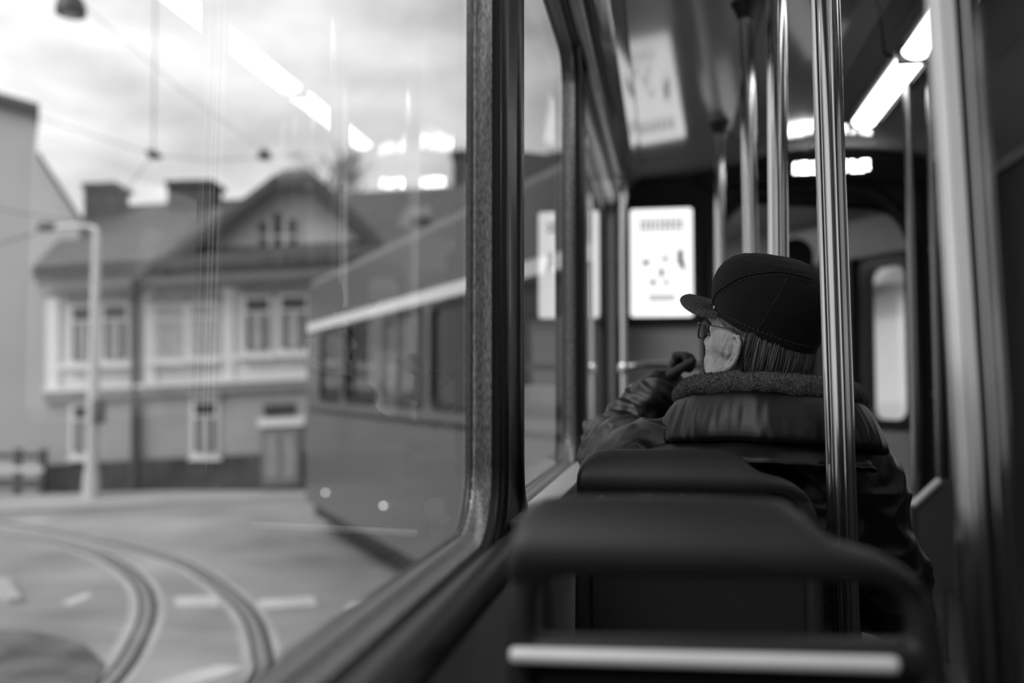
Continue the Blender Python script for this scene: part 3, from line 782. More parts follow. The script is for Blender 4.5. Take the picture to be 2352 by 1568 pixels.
b = MB(); b.ell((0, 0, 0), (0.006, 0.0025, 0.0045)); me = b.mesh(); a0 = RAD(90 + 52); me.transform(Matrix.Translation(cap_pt(a0, 0.8, 0.002)) @ Matrix.Rotation(a0 - math.pi / 2, 4, 'Z')); mpart(to_head(me), 'snap_button', 'steel_collar', cap, smooth=True)
# ---- glasses
gl = mpart(MB().tube([(-0.012, 0.116, 0.024), (0, 0.119, 0.027), (0.012, 0.116, 0.024)], 0.0013, 8).mesh().copy() if False else to_head(MB().tube([(-0.012, 0.116, 0.028), (0, 0.120, 0.031), (0.012, 0.116, 0.028)], 0.0013, 8).mesh()), 'glasses', 'frame_metal', smooth=True)
for s in (-1, 1):
    cx, cy, cz2 = s * 0.034, 0.110, 0.018
    loop = [(cx + 0.0235 * math.copysign(abs(math.cos(t)) ** 0.75, math.cos(t)), cy - 0.10 * abs(0.0235 * math.cos(t) * 1.0 + s * 0.0) , cz2 + 0.0185 * math.copysign(abs(math.sin(t)) ** 0.75, math.sin(t))) for t in [2 * math.pi * i / 40 for i in range(40)]]
    loop = [(x, cy - max(0, (abs(x) - 0.02)) * 0.35, z) for x, y, z in loop]
    mpart(to_head(MB().tube(loop, 0.0017, 8, closed=True).mesh()), 'rim', 'frame_metal', gl, smooth=True)
    m = MB(); m.add([Vector(p) for p in loop], [tuple(range(40))]); mpart(to_head(m.mesh()), 'lens', 'spectacle_lens', gl)
    tm = [(s * 0.0575, 0.096, 0.030), (s * 0.0625, 0.094, 0.0315), (s * 0.070, 0.060, 0.0335), (s * 0.0785, 0.020, 0.0365), (s * 0.0815, 0.002, 0.038), (s * 0.084, -0.010, 0.032), (s * 0.084, -0.022, 0.016), (s * 0.083, -0.026, 0.004)]
    mpart(to_head(MB().tube(tm, [0.0016, 0.0013, 0.0010, 0.0011, 0.0018, 0.0019, 0.0017, 0.0013], 8).mesh()), 'temple_arm', 'frame_metal', gl, smooth=True)
    mpart(to_head(MB().tube([(s * 0.0555, 0.098, 0.028), (s * 0.060, 0.0985, 0.030), (s * 0.0625, 0.094, 0.0315)], 0.002, 8).mesh()), 'hinge', 'steel_collar', gl, smooth=True)
    mpart(to_head(MB().tube([(s * 0.013, 0.108, 0.010), (s * 0.012, 0.102, 0.006)], [0.001, 0.0028], 8).mesh()), 'nose_pad', 'steel_collar', gl, smooth=True)
# ---- hair: strands from under the cap down to the collar
rh = random.Random(11)
hair = MB()
def skull(a, z):
    """surface of head/neck at angle a (0 = right, 90 = face) and height z"""
    if z > -0.02: rx, ry, cy = 0.076, 0.098, -0.008
    else:
        t = min((-0.02 - z) / 0.09, 1); rx = 0.076 - 0.012 * t; ry = 0.098 - 0.030 * t; cy = -0.008 - 0.012 * t
    if z > 0.02:
        k = math.sqrt(max(0.15, 1 - ((z - 0.048) / 0.088) ** 2 * 0.6))
    else: k = math.sqrt(max(0.3, 1 - ((min(z, 0.048) - 0.048) / 0.088) ** 2 * 0.25))
    return Vector((rx * k * math.cos(a), cy + ry * k * math.sin(a), z))
for i in range(1000):
    t = rh.random(); a = RAD(193 + 154 * t)           # round the back, ear to ear
    da = rh.gauss(0, 0.03); L = rh.uniform(0.075, 0.125)
    zr = rimz(-0.008 + 0.11 * math.sin(a)) + 0.012
    off = rh.uniform(0.001, 0.009); pts = []
    for k in range(7):
        u = k / 6.0; z = zr - L * u
        p = skull(a + da * u + 0.02 * math.sin(u * 3 + i), z)
        d = Vector((p.x, p.y + 0.008, 0)).normalized()
        pts.append(p + d * (off + 0.006 * math.sin(u * 2.4) + 0.004 * u * u))
    w = rh.uniform(0.0007, 0.0019)
    hair.tube(pts, [w, w, w, w, w, w * 0.8, w * 0.3], 4)
for s in (-1, 1):
    for i in range(150):       # temples, combed back over the ear
        y = rh.uniform(0.005, 0.070); z0 = rimz(y) + 0.006
        pts = []
        L = rh.uniform(0.015, 0.045)
        for k in range(5):
            u = k / 4.0; yy = y - L * u * 0.85; z = z0 - L * u * 0.75
            xx = 0.079 * math.sqrt(max(0.05, 1 - ((yy + 0.008) / 0.112) ** 2)) + 0.002
            pts.append((s * xx, yy, z))
        w = rh.uniform(0.0004, 0.0008); hair.tube(pts, [w, w, w, w, w * 0.3], 4)
ho = mpart(to_head(hair.mesh('hair', fix=False)), 'hair', 'hair_grey', smooth=True); ho['kind'] = 'stuff'; ho['label'] = 'straight grey hair below the cap'

# ---- jacket: trunk and sleeves in one cloth
jb = MB()
jb.ell((0.14, 1.82, 0.76), (0.235, 0.145, 0.22)); jb.ell((0.13, 1.83, 0.58), (0.225, 0.15, 0.19))
jb.capsule((-0.055, 1.825, 0.892), (0.17, 1.80, 0.935), 0.085, 0.095); jb.capsule((0.17, 1.80, 0.935), (0.345, 1.825, 0.882), 0.095, 0.085)
jb.capsule((-0.055, 1.83, 0.890), (-0.135, 2.16, 0.905), 0.083, 0.072); jb.capsule((-0.135, 2.16, 0.905), (-0.005, 2.215, 1.045), 0.070, 0.050)
jb.capsule((0.345, 1.83, 0.875), (0.425, 1.86, 0.64), 0.083, 0.070); jb.capsule((0.425, 1.86, 0.64), (0.26, 2.10, 0.60), 0.066, 0.048)
jm = fuse(jb, 0.0085, 10)
def folds(co, n):
    w = 0.0
    w += 0.010 * noise.noise(Vector((co.x * 9, co.y * 9, co.z * 16)))
    w += 0.011 * (1 - 2 * abs(noise.noise(Vector((co.x * 10 + 3 + co.z * 5, co.y * 10, co.z * 17))))) ** 3
    w += 0.0025 * noise.noise(co * 60)
    la = Vector((co.x + 0.13, co.y - 2.16, co.z - 0.9)).length
    if la < 0.26 and co.y > 1.98: w += 0.0035 * math.sin((co.z + co.x * 0.9) * 110 + 9 * noise.noise(co * 14)) + 0.004 * noise.noise(co * 26)
    return w
displace(jm, folds)
jacket = mpart(jm, 'jacket', 'jacket_fabric', smooth=True); jacket['label'] = 'dark winter jacket with hood folded down'
sd = jacket.modifiers.new('s', 'SUBSURF'); sd.levels = 1; sd.render_levels = 1
# hood collar: rolled fleece edge and a cloth shell round the neck
NCX, NCY = 0.192, 1.802
def hood_path(t):
    """t 0..1 from the front-left end, round the back of the neck, to the front-right end"""
    a = RAD(148 + 250 * t)
    x = NCX + 0.163 * math.cos(a); y = NCY + 0.118 * math.sin(a)
    z = 1.058 - 0.030 * (max(0, (math.sin(a) + 0.55))) - 0.018 * max(0, math.cos(a)) - 0.006 * max(0, -math.cos(a)) ** 3
    z += 0.004 * noise.noise(Vector((t * 9, 0, 3)))
    d = Vector((math.cos(a) / 0.163, math.sin(a) / 0.118, 0)).normalized()
    return Vector((x, y, z)), d
def strip(rowsprof, nt=120, wob=0.0, wf=1.0, seed=0.0):
    R = []
    for off, dz in rowsprof:
        r = []
        for i in range(nt + 1):
            p, d = hood_path(i / nt)
            q = p + d * off + Vector((0, 0, dz))
            if wob:
                tt = i / nt; amp = wob * min(1, abs(dz) / 0.05) * (0.45 + 1.1 * max(0, 1 - tt / 0.35))
                q += d * amp * (noise.noise(Vector((i / nt * 20 * wf + dz * 12, dz * 16, seed))) + 0.6 * noise.noise(Vector((i / nt * 60 * wf, dz * 25, seed + 5))))
            r.append(q)
        R.append(r)
    return R
fl_prof = []
for k in range(13):
    a = RAD(200 - 265 * k / 12); fl_prof.append((-0.004 + 0.020 * math.cos(a), -0.004 + 0.021 * math.sin(a)))
fl_prof = [(-0.016, -0.075), (-0.022, -0.035)] + fl_prof
R = strip(fl_prof, 160)
R = [[q + Vector((noise.noise(q * 70), noise.noise(q * 70 + Vector((9, 0, 0))), noise.noise(q * 70 + Vector((0, 9, 0))))) * 0.0035 for q in r] for r in R]
mb = MB(); mb.grid(R)
hood_cloth_prof = [(0.008, -0.018), (0.016, -0.023), (0.026, -0.038), (0.036, -0.058), (0.044, -0.078), (0.049, -0.096), (0.046, -0.106), (0.030, -0.108), (0.0, -0.100)]
mh = MB(); mh.grid(strip(hood_cloth_prof, 200, wob=0.011))
hood = mpart(mh, 'hood', 'jacket_fabric', jacket, smooth=True)
hs = hood.modifiers.new('s', 'SUBSURF'); hs.levels = 1; hs.render_levels = 1
fle = mpart(mb, 'fleece_edge', 'fleece', jacket, smooth=True); fle['label'] = 'grey fleece lining edge of the hood'
# fleece pile: short tufts
pile = MB(); rf_ = random.Random(5)
for i in range(9000):
    t = rf_.random(); k = rf_.uniform(2.0, len(fl_prof) - 1.01); i0 = int(k)
    j = min(int(t * 160), 159)
    q = R[i0][j].lerp(R[i0 + 1][j], k - i0).lerp(R[i0][j + 1].lerp(R[i0 + 1][j + 1], k - i0), t * 160 - j)
    p, d = hood_path(t)
    n = (q - (p + Vector((0, 0, -0.004)) - d * 0.004)).normalized()
    n = (n + Vector((rf_.gauss(0, 0.5), rf_.gauss(0, 0.5), rf_.gauss(0, 0.5)))).normalized()
    sd_ = n.orthogonal().normalized() * 0.0006; L = rf_.uniform(0.003, 0.0065)
    pile.add([q - sd_, q + sd_, q + n * L + Vector((0, 0, -0.001))], [(0, 1, 2)])
po = mpart(pile.mesh('pile', fix=False), 'fleece_pile', 'fleece', jacket); po['kind'] = 'stuff'
# storm flap under the hood, lifting off the left shoulder
R = []
for r_ in range(7):
    u = r_ / 6.0; row = []
    for i in range(121):
        t = 0.02 + 0.86 * i / 120
        p, d = hood_path(t)
        left = max(0, 1 - t / 0.26)
        reach = 0.050 * max(0.0, min(1.0, (0.80 - t) / 0.3)) + 0.012 + 0.095 * left + 0.006 * noise.noise(Vector((t * 14, 1, 0)))
        drop = -0.096 - (0.030 + 0.004 * noise.noise(Vector((t * 20, 4, 0)))) * u - 0.012 * u * u
        q = p + d * (0.012 + reach * u) + Vector((0, 0, drop + 0.040 * left * math.sin(u * math.pi * 0.62)))
        row.append(q)
    R.append(row)
mb = MB(); mb.grid(R); fp = mpart(mb, 'storm_flap', 'jacket_fabric', jacket, smooth=True)
so_ = fp.modifiers.new('t', 'SOLIDIFY'); so_.thickness = 0.005
mpart(MB().tube(R[-1], 0.0028, 8), 'flap_hem', 'jacket_fabric', jacket, smooth=True)
# shoulder seam piping of the sleeve
ps = [(-0.128, 1.79, 0.90), (-0.130, 1.80, 0.925), (-0.112, 1.80, 0.955), (-0.085, 1.80, 0.975)]
# ---- gloves with five fingers
def glove(wrist, hand_dir, palm_n, curl, name='glove'):
    hd = Vector(hand_dir).normalized(); pn = (Vector(palm_n) - hd * Vector(palm_n).dot(hd)).normalized(); sd = hd.cross(pn)
    w = Vector(wrist); g = MB(); S_ = 0.84
    def P(a, b, c): return w + (hd * a + sd * b + pn * c) * S_
    Mx = Matrix((sd, pn, hd)).transposed()
    g.capsule(P(-0.02, 0, 0), P(0.02, 0, 0), 0.028, 0.027)
    g.ell(P(0.05, 0, 0), (0.037, 0.016, 0.042), Mx)
    for k, (off, L) in enumerate(((-0.033, 0.066), (-0.011, 0.076), (0.011, 0.072), (0.032, 0.056))):
        p = P(0.085, off, 0); ang = 0.0; r = 0.0100 if k < 3 else 0.0088; L *= S_
        for m_, (fr, cu) in enumerate(((0.45, curl[0]), (0.32, curl[1]), (0.23, curl[2]))):
            ang += cu; q = p + (hd * math.cos(ang) + pn * math.sin(ang)) * L * fr
            g.capsule(p, q, r, r * 0.93, 10); p = q; r *= 0.93
    p = P(0.025, -0.040, 0.008); q = p + (hd * 0.55 - sd * 0.45 + pn * 0.6).normalized() * 0.042; g.capsule(p, q, 0.0125, 0.012, 10)
    z = q + (hd * 0.8 + sd * 0.2 + pn * 0.55).normalized() * 0.032; g.capsule(q, z, 0.012, 0.010, 10)
    me = fuse(g, 0.0035, 2); mpart(me, name, 'glove', smooth=True)
glove((0.005, 2.22, 1.050), (0.36, 0.02, 0.9), (0.9, -0.35, -0.2), (1.2, 1.4, 0.9))
glove((0.25, 2.11, 0.60), (-0.7, 0.7, -0.15), (0.0, 0.0, -1.0), (0.4, 0.5, 0.4))
# ---- trousers and shoes
tb = MB()
tb.ell((0.13, 1.83, 0.50), (0.19, 0.13, 0.10))
for x, xk in ((0.03, 0.0), (0.20, 0.165)):
    tb.capsule((x, 1.88, 0.515), (xk, 2.24, 0.535), 0.083, 0.065); tb.capsule((xk, 2.24, 0.535), (xk + 0.005, 2.20, 0.13), 0.063, 0.050)
tm = fuse(tb, 0.012, 6); displace(tm, lambda c, n: 0.006 * noise.noise(Vector((c.x * 12, c.y * 12, c.z * 18))))
mpart(tm, 'trousers', 'trousers', smooth=True)
for xk in (0.005, 0.170):
    sb = MB(); sb.ell((xk, 2.22, 0.055), (0.043, 0.075, 0.048)); sb.ell((xk, 2.32, 0.040), (0.046, 0.085, 0.034)); sb.capsule((xk, 2.20, 0.06), (xk, 2.20, 0.13), 0.045, 0.045); sb.box(xk - 0.042, xk + 0.042, 2.16, 2.39, 0.001, 0.022)
    mpart(fuse(sb, 0.006, 3), 'shoe', 'shoe_leather', smooth=True)


# ================================================================== OUTSIDE
G = STREET
st = MB(); st.box(-70, 70, -45, 75, G - 0.3, G); tag(st.build('street_ground', 'asphalt'), kind='structure')
# tram track curving away: grooved rails let into the road
def smooth_path(P, n=60):
    P = [Vector(p) for p in P]; out = []
    m = len(P) - 1
    for i in range(m):
        p0 = P[max(i - 1, 0)]; p1 = P[i]; p2 = P[i + 1]; p3 = P[min(i + 2, m)]
        for k in range(n // m + 1):
            t = k / (n // m + 1)
            out.append(0.5 * ((2 * p1) + (p2 - p0) * t + (2 * p0 - 5 * p1 + 4 * p2 - p3) * t * t + (3 * p1 - p0 - 3 * p2 + p3) * t ** 3))
    out.append(P[-1]); return out
def flat_strip(path, w, z0, z1, off=0.0):
    mb = MB(); n = len(path); L = []; Rr = []
    for i in range(n):
        t = (path[min(i + 1, n - 1)] - path[max(i - 1, 0)]).normalized(); s = Vector((t.y, -t.x, 0))
        L.append(path[i] + s * (off - w / 2)); Rr.append(path[i] + s * (off + w / 2))
    def zz(r, z): return [Vector((p.x, p.y, z)) for p in r]
    mb.grid([zz(L, z0), zz(L, z1), zz(Rr, z1), zz(Rr, z0)]); return mb
for name, pts, lab in (('A', [(-3.0, 2.2, G), (-3.35, 4.4, G), (-3.717, 5.72, G), (-4.065, 6.585, G), (-4.587, 7.612, G), (-5.267, 8.589, G), (-6.208, 9.588, G), (-7.034, 10.231, G), (-8.2, 10.85, G), (-11.5, 11.9, G), (-17, 13.2, G)], 'curved steel tram rail on the left in the road'),
                       ('B', [(-2.05, 2.4, G), (-2.40, 4.6, G), (-2.711, 5.89, G), (-3.003, 6.531, G), (-3.541, 7.478, G), (-4.215, 8.372, G), (-5.034, 9.291, G), (-5.765, 9.93, G), (-7.4, 10.95, G), (-11.0, 12.6, G), (-16.7, 14.1, G)], 'curved steel tram rail on the right, nearer the window')):
    path = smooth_path(pts, 90)
    root = empty('tram_rail', pts[3]); tag(root, lab, 'rail', 'curved tram rails in the road')
    for nm, m, w, z, off in (('rail_head', 'rail_steel', 0.065, 0.012, 0.0), ('groove', 'rail_groove', 0.05, 0.005, 0.062), ('joint_strip', 'rail_groove', 0.035, 0.004, -0.055), ('bedding', 'pavement', 0.30, 0.002, 0.0)):
        o = flat_strip(path, w, G - 0.02, G + z, off).build(nm, m, root); o.matrix_parent_inverse = Matrix.Translation(-root.location)
# road paint, verge, pavement
def slab(name, mat, px, z0=0.0, z1=0.006, lab=None, cat=None, kind=None, group=None):
    P = [atZ(a, b, G) for a, b in px]
    mb = MB(); mb.prism([(p.x, p.y) for p in P], lambda a, b: Vector((a, b, G + z0)), lambda a, b: Vector((a, b, G + z1)))
    return tag(mb.build(name, mat), lab, cat, group, kind)
slab('crossing_bar', 'road_paint', [(400, 1372), (495, 1370), (505, 1392), (405, 1394)], 0, 0.006, 'white crossing bar between the two rails', 'road marking', None, 'painted crossing bars')
slab('crossing_bar', 'road_paint', [(590, 1378), (720, 1370), (728, 1390), (596, 1400)], 0, 0.006, 'longer white crossing bar right of the rails', 'road marking', None, 'painted crossing bars')
slab('crossing_bar', 'road_paint', [(800, 1386), (900, 1380), (870, 1400), (790, 1404)], 0, 0.006, 'white crossing bar half hidden by the window sill', 'road marking', None, 'painted crossing bars')
slab('crossing_bar', 'road_paint', [(140, 1385), (200, 1362), (212, 1370), (165, 1390)], 0, 0.006, 'small white crossing bar left of the rails', 'road marking', None, 'painted crossing bars')
slab('painted_patch', 'road_paint', [(430, 1545), (500, 1528), (565, 1532), (520, 1552), (440, 1575), (340, 1575)], 0, 0.006, 'pale painted patch at the bottom between the rails', 'road marking')
slab('kerb_island', 'pavement', [(-60, 1330), (20, 1338), (50, 1385), (20, 1388), (-80, 1375)], 0, 0.05, 'rounded pale kerb nose at the left edge of the road', 'kerb')
slab('verge', 'grass_verge', [(-200, 1460), (60, 1452), (190, 1480), (240, 1530), (210, 1600), (-260, 1600)], 0, 0.02, kind='structure')
slab('pavement_strip', 'pavement', [(-500, 1205), (300, 1165), (700, 1145), (1000, 1130), (1000, 1108), (300, 1135), (-500, 1160)], 0, 0.05, kind='structure')
slab('lane_line', 'road_paint', [(-200, 1208), (110, 1194), (112, 1198), (-200, 1213)], 0, 0.004, 'thin pale line along the far road edge', 'road marking')

# ---- the old gabled house across the street
HD = 17.2
hs0 = atD(420, 1130, HD); 
house = empty('gabled_house', (hs0.x, hs0.y, G)); tag(house, 'pale old house with front gable, dark tiled roof and stone plinth', 'house')
HI = Matrix.Translation(-house.location)
def H(px, py, dep=0.0):
    return atD(px, py, HD + dep)
def hquad(name, mat, pts, d0, d1, parent=None):
    """a slab of the facade: outline in photo pixels on the facade plane, from depth d0 to d1 (minus = proud)"""
    mb = MB(); n = len(pts); P = [H(px, py, d0) for px, py in pts]
    vs = P + [p + DH * (d1 - d0) for p in P]
    mb.add(vs, [tuple(range(n)), tuple(reversed(range(n, 2 * n)))] + [(i, i + n, (i + 1) % n + n, (i + 1) % n) for i in range(n)])
    me = mb.mesh(name); me.transform(HI)
    return link(name, me, mat, house if parent is None else parent)
SL = -0.052
def hbar(name, mat, x0, x1, yc, h, d0, d1, ref=None, parent=None):
    """horizontal band following the gentle rise of the storey lines; yc measured at x0"""
    return hquad(name, mat, [(x0, yc), (x1, yc + SL * (x1 - x0)), (x1, yc + h + SL * (x1 - x0)), (x0, yc + h)], d0, d1, parent)
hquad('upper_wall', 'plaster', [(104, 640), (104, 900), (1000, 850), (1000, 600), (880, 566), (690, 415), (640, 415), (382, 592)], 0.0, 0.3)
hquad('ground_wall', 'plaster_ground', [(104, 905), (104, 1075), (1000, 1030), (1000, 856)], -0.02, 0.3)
hquad('plinth', 'plinth_stone', [(100, 1068), (100, 1150), (1000, 1120), (1000, 1022)], -0.12, 0.3)
hbar('string_cornice', 'cornice', 98, 1000, 902, 20, -0.14, 0.1)
hbar('string_cornice', 'plaster_trim', 98, 1000, 893, 9, -0.18, 0.1)
hbar('attic_cornice', 'cornice', 380, 880, 622, 10, -0.10, 0.1)
hbar('sill_band', 'plaster_trim', 104, 1000, 836, 14, -0.05, 0.1)
hbar('lintel_band', 'cornice', 104, 1000, 672, 12, -0.06, 0.1)
hbar('attic_band', 'plaster_trim', 230, 880, 640, 12, -0.04, 0.1)
for x in (108, 330, 510, 722, 900):
    y = 900 + SL * (x - 98)
    hquad('pilaster', 'plaster_trim', [(x, y - 222), (x + 26, y - 223), (x + 26, y - 4), (x, y - 3)], -0.06, 0.1)
def hwin(x0, y0, x1, y1, light=False, name='window', cols=2):
    w = hquad(name, 'window_frame_white', [(x0 - 7, y0 - 7), (x1 + 7, y0 - 8), (x1 + 7, y1 + 7), (x0 - 7, y1 + 8)], -0.07, 0.06)
    ty = y0 + (y1 - y0) * 0.26
    pm = 'curtain' if light else 'pane_dark'
    hquad('pane', pm, [(x0 + 3, y0 + 3), (x1 - 3, y0 + 2), (x1 - 3, ty - 4), (x0 + 3, ty - 3)], -0.10, -0.06, w)
    cw = (x1 - x0) / cols
    for c in range(cols):
        a = x0 + c * cw + 3; b = x0 + (c + 1) * cw - 3
        hquad('pane', pm, [(a, ty + 5), (b, ty + 5), (b, y1 - 4), (a, y1 - 4)], -0.10, -0.06, w)
        if not light:
            e = a if c == 0 else b; k = 1 if c == cols - 1 else 0
            cx0, cx1 = ((a + b) / 2 + 1, b) if c == 0 else (a, (a + b) / 2 - 1)
            hquad('curtain', 'curtain', [(cx0, ty + 6), (cx1, ty + 6), (cx1, y1 - 6), (cx0, y1 - 6)], -0.115, -0.10, w)
    hquad('sill', 'plaster_trim', [(x0 - 12, y1 + 8), (x1 + 12, y1 + 7), (x1 + 12, y1 + 15), (x0 - 12, y1 + 16)], -0.16, 0.0, w)
    hquad('hood_mould', 'cornice', [(x0 - 12, y0 - 20), (x1 + 12, y0 - 21), (x1 + 12, y0 - 10), (x0 - 12, y0 - 9)], -0.14, 0.0, w)
for r_ in ((164, 704, 212, 832), (236, 700, 290, 828), (562, 684, 618, 808), (644, 680, 704, 804), (752, 676, 806, 800), (828, 672, 882, 796)): hwin(*r_)
for r_ in ((352, 700, 420, 822), (434, 696, 492, 818)): hwin(*r_, light=True)
for r_ in ((166, 932, 202, 1044), (444, 924, 496, 1042), (760, 905, 812, 1020)): hwin(*r_)
for x0, x1, y0 in ((592, 614, 506), (624, 650, 486), (660, 682, 500)): 
    w = hquad('attic_window', 'window_frame_white', [(x0 - 5, y0 - 5), (x1 + 5, y0 - 6), (x1 + 5, 590), (x0 - 5, 591)], -0.06, 0.05)
    hquad('pane', 'pane_dark', [(x0 + 2, y0 + 2), (x1 - 2, y0 + 1), (x1 - 2, 538), (x0 + 2, 538)], -0.09, -0.05, w)
    hquad('pane', 'pane_dark', [(x0 + 2, 546), (x1 - 2, 546), (x1 - 2, 584), (x0 + 2, 584)], -0.09, -0.05, w)
door = hquad('house_door', 'door_wood', [(600, 985), (688, 980), (688, 1112), (600, 1118)], -0.16, 0.0)
hquad('door_frame', 'plaster_trim', [(592, 962), (698, 957), (698, 976), (592, 981)], -0.18, 0.0, door)
hquad('fanlight', 'pane_dark', [(606, 930), (676, 926), (676, 950), (606, 954)], -0.10, 0.0, door)
hquad('panel', 'cornice', [(610, 1000), (640, 998), (640, 1100), (610, 1102)], -0.18, -0.15, door)
hquad('panel', 'cornice', [(650, 998), (680, 996), (680, 1098), (650, 1100)], -0.18, -0.15, door)
for (cx, top, bot) in ((310, 640, 1118),):
    a = H(cx, top, -0.12); b = H(cx, bot, -0.12)
    me = MB().tube([a, b], 0.07, 12).mesh(); me.transform(HI); link('downpipe', me, 'fascia', house, smooth=True, angle=50)
# roof: main slopes behind the facade, front gable with its own two slopes
def hpoly(name, mat, pts, parent=None, thick=0.18):
    P = [H(*p) for p in pts]; mb = MB(); n = len(P); up = Vector((0, 0, -thick))
    mb.add(P + [p + up for p in P], [tuple(range(n)), tuple(reversed(range(n, 2 * n)))] + [(i, i + n, (i + 1) % n + n, (i + 1) % n) for i in range(n)])
    me = mb.mesh(name); me.transform(HI); return link(name, me, mat, house if parent is None else parent)
roof = hpoly('main_roof', 'roof_tile', [(78, 612, -0.7), (1010, 565, -0.7), (1100, 425, 4.5), (270, 472, 4.5), (180, 500, 3.6)])
hpoly('back_slope', 'roof_tile', [(1100, 425, 4.5), (270, 472, 4.5), (180, 560, 10), (1100, 520, 10)])
hpoly('side_slope', 'roof_tile', [(78, 612, -0.7), (180, 500, 3.6), (270, 472, 4.5), (180, 560, 10), (60, 620, 9)])
hpoly('gable_slope', 'roof_tile', [(362, 602, -0.5), (628, 402, -0.5), (668, 392, 4.6), (440, 520, 4.6)])
hpoly('gable_slope', 'roof_tile', [(722, 398, -0.5), (900, 572, -0.5), (860, 520, 4.6), (700, 390, 4.6)])
hpoly('gable_hip', 'roof_tile', [(622, 408, -0.5), (724, 402, -0.5), (712, 386, 1.2), (650, 390, 1.2)])
hpoly('verge_board', 'fascia', [(360, 604, -0.56), (626, 404, -0.56), (640, 412, -0.5), (384, 612, -0.5)])
hpoly('verge_board', 'fascia', [(902, 574, -0.56), (722, 400, -0.56), (708, 412, -0.5), (880, 582, -0.5)])
hquad('eaves', 'fascia', [(78, 612), (382, 594), (382, 612), (78, 630)], -0.7, 0.0)
hquad('eaves', 'fascia', [(882, 572), (1012, 566), (1012, 580), (882, 590)], -0.7, 0.0)
for x0, x1, y0, y1, d in ((192, 258, 420, 500, 3.4), (384, 482, 414, 500, 3.6), (1040, 1078, 345, 440, 4.6)):
    c = hquad('chimney', 'chimney_brick', [(x0, y0 + 8), (x1, y0 + 4), (x1, y1 + 10), (x0, y1 + 14)], d, d + 0.9)
    hquad('chimney_cap', 'chimney_brick', [(x0 - 6, y0), (x1 + 6, y0 - 3), (x1 + 6, y0 + 8), (x0 - 6, y0 + 11)], d - 0.07, d + 0.97, c)
dm = hquad('roof_dormer', 'plaster_ground', [(915, 500), (935, 476), (1000, 472), (1020, 495), (1020, 540), (915, 545)], 0.8, 3.5)
hquad('window', 'pane_dark', [(945, 500), (990, 497), (990, 528), (945, 530)], 0.74, 0.8, dm)
# seen through the narrow second window: lower wing further right
wing = empty('corner_house', atD(1250, 1100, 21)); wing.location.z = G; tag(wing, 'grey house beyond the gabled one, seen between the window pillars', 'house')
def slabD(name, mat, pts, D, d1, parent, dy=0.0):
    mb = MB(); n = len(pts); P = [atD(px, py, D) for px, py in pts]
    ax = Vector((-0.62, 0.785, 0)) if dy else DH      # this house stands turned, its flank runs away from the street
    mb.add(P + [p + ax * d1 for p in P], [tuple(range(n)), tuple(reversed(range(n, 2 * n)))] + [(i, i + n, (i + 1) % n + n, (i + 1) % n) for i in range(n)])
    me = mb.mesh(name); me.transform(Matrix.Translation(-parent.location)); return link(name, me, mat, parent)
slabD('wall', 'plaster_ground', [(1130, 470), (1500, 440), (1500, 1090), (1130, 1100)], 21, 5, wing)
slabD('roof', 'roof_tile', [(1120, 480), (1260, 350), (1380, 330), (1510, 450)], 20.7, 5.4, wing)
for px in (1170, 1240, 1310, 1380):
    w = slabD('window', 'window_frame_white', [(px, 560), (px + 40, 558), (px + 40, 660), (px, 662)], 20.93, 0.1, wing); slabD('pane', 'pane_dark', [(px + 5, 566), (px + 35, 564), (px + 35, 654), (px + 5, 656)], 20.9, 0.04, wing).parent = w
# ---- plain neighbour at the far left
nb = empty('plain_neighbour_house', atD(20, 1130, 18.6)); nb.location.z = G; tag(nb, 'plain grey gable wall at the left edge of the window', 'house')
slabD('wall', 'neighbour_wall', [(-1000, -30), (84, 258), (84, 352), (182, 505), (182, 620), (182, 1125), (-1000, 1230)], 18.6, 3, nb, 1)
slabD('roof_edge', 'fascia', [(-1010, -72), (90, 238), (90, 262), (-1010, -28)], 18.4, 3.2, nb, 1)
slabD('verge', 'fascia', [(84, 352), (90, 350), (188, 500), (182, 506)], 18.45, 3, nb, 1)

# ---- street lamp in front of the house
lp = atZ(209, 1150, G); sl_ = empty('street_lamp', lp); tag(sl_, 'pale slender street lamp post with curved arm before the house', 'street lamp')
kd = (lp - Vector((0, 0, CZ))).dot(DH)
tp = atD(224, 530, kd) - lp; tp = Vector((0, 0, tp.z))
MB().tube([(0, 0, 0), (0, 0, 1.6), (0, 0, tp.z)], [0.115, 0.10, 0.065], 20).build('post', 'galvanised', sl_, smooth=True, angle=40)
MB().tube([(0, 0, 0), (0, 0, 0.5)], [0.15, 0.13], 20).build('base_sleeve', 'galvanised', sl_, smooth=True, angle=40)
arm = [Vector((0, 0, tp.z - 0.05)), Vector((-0.05, 0, tp.z + 0.06))] + [Vector((-0.2 - 0.12 * k, 0, tp.z + 0.10 - 0.004 * k)) for k in range(7)]
MB().tube(arm, 0.045, 12).build('arm', 'galvanised', sl_, smooth=True)
MB().ell((-0.98, 0, tp.z + 0.10), (0.20, 0.12, 0.09)).build('lamp_head', 'fascia', sl_, smooth=True)
bx('control_box', 'fascia', 0.06, 0.20, -0.12, 0.06, 1.35, 1.75, parent=sl_)
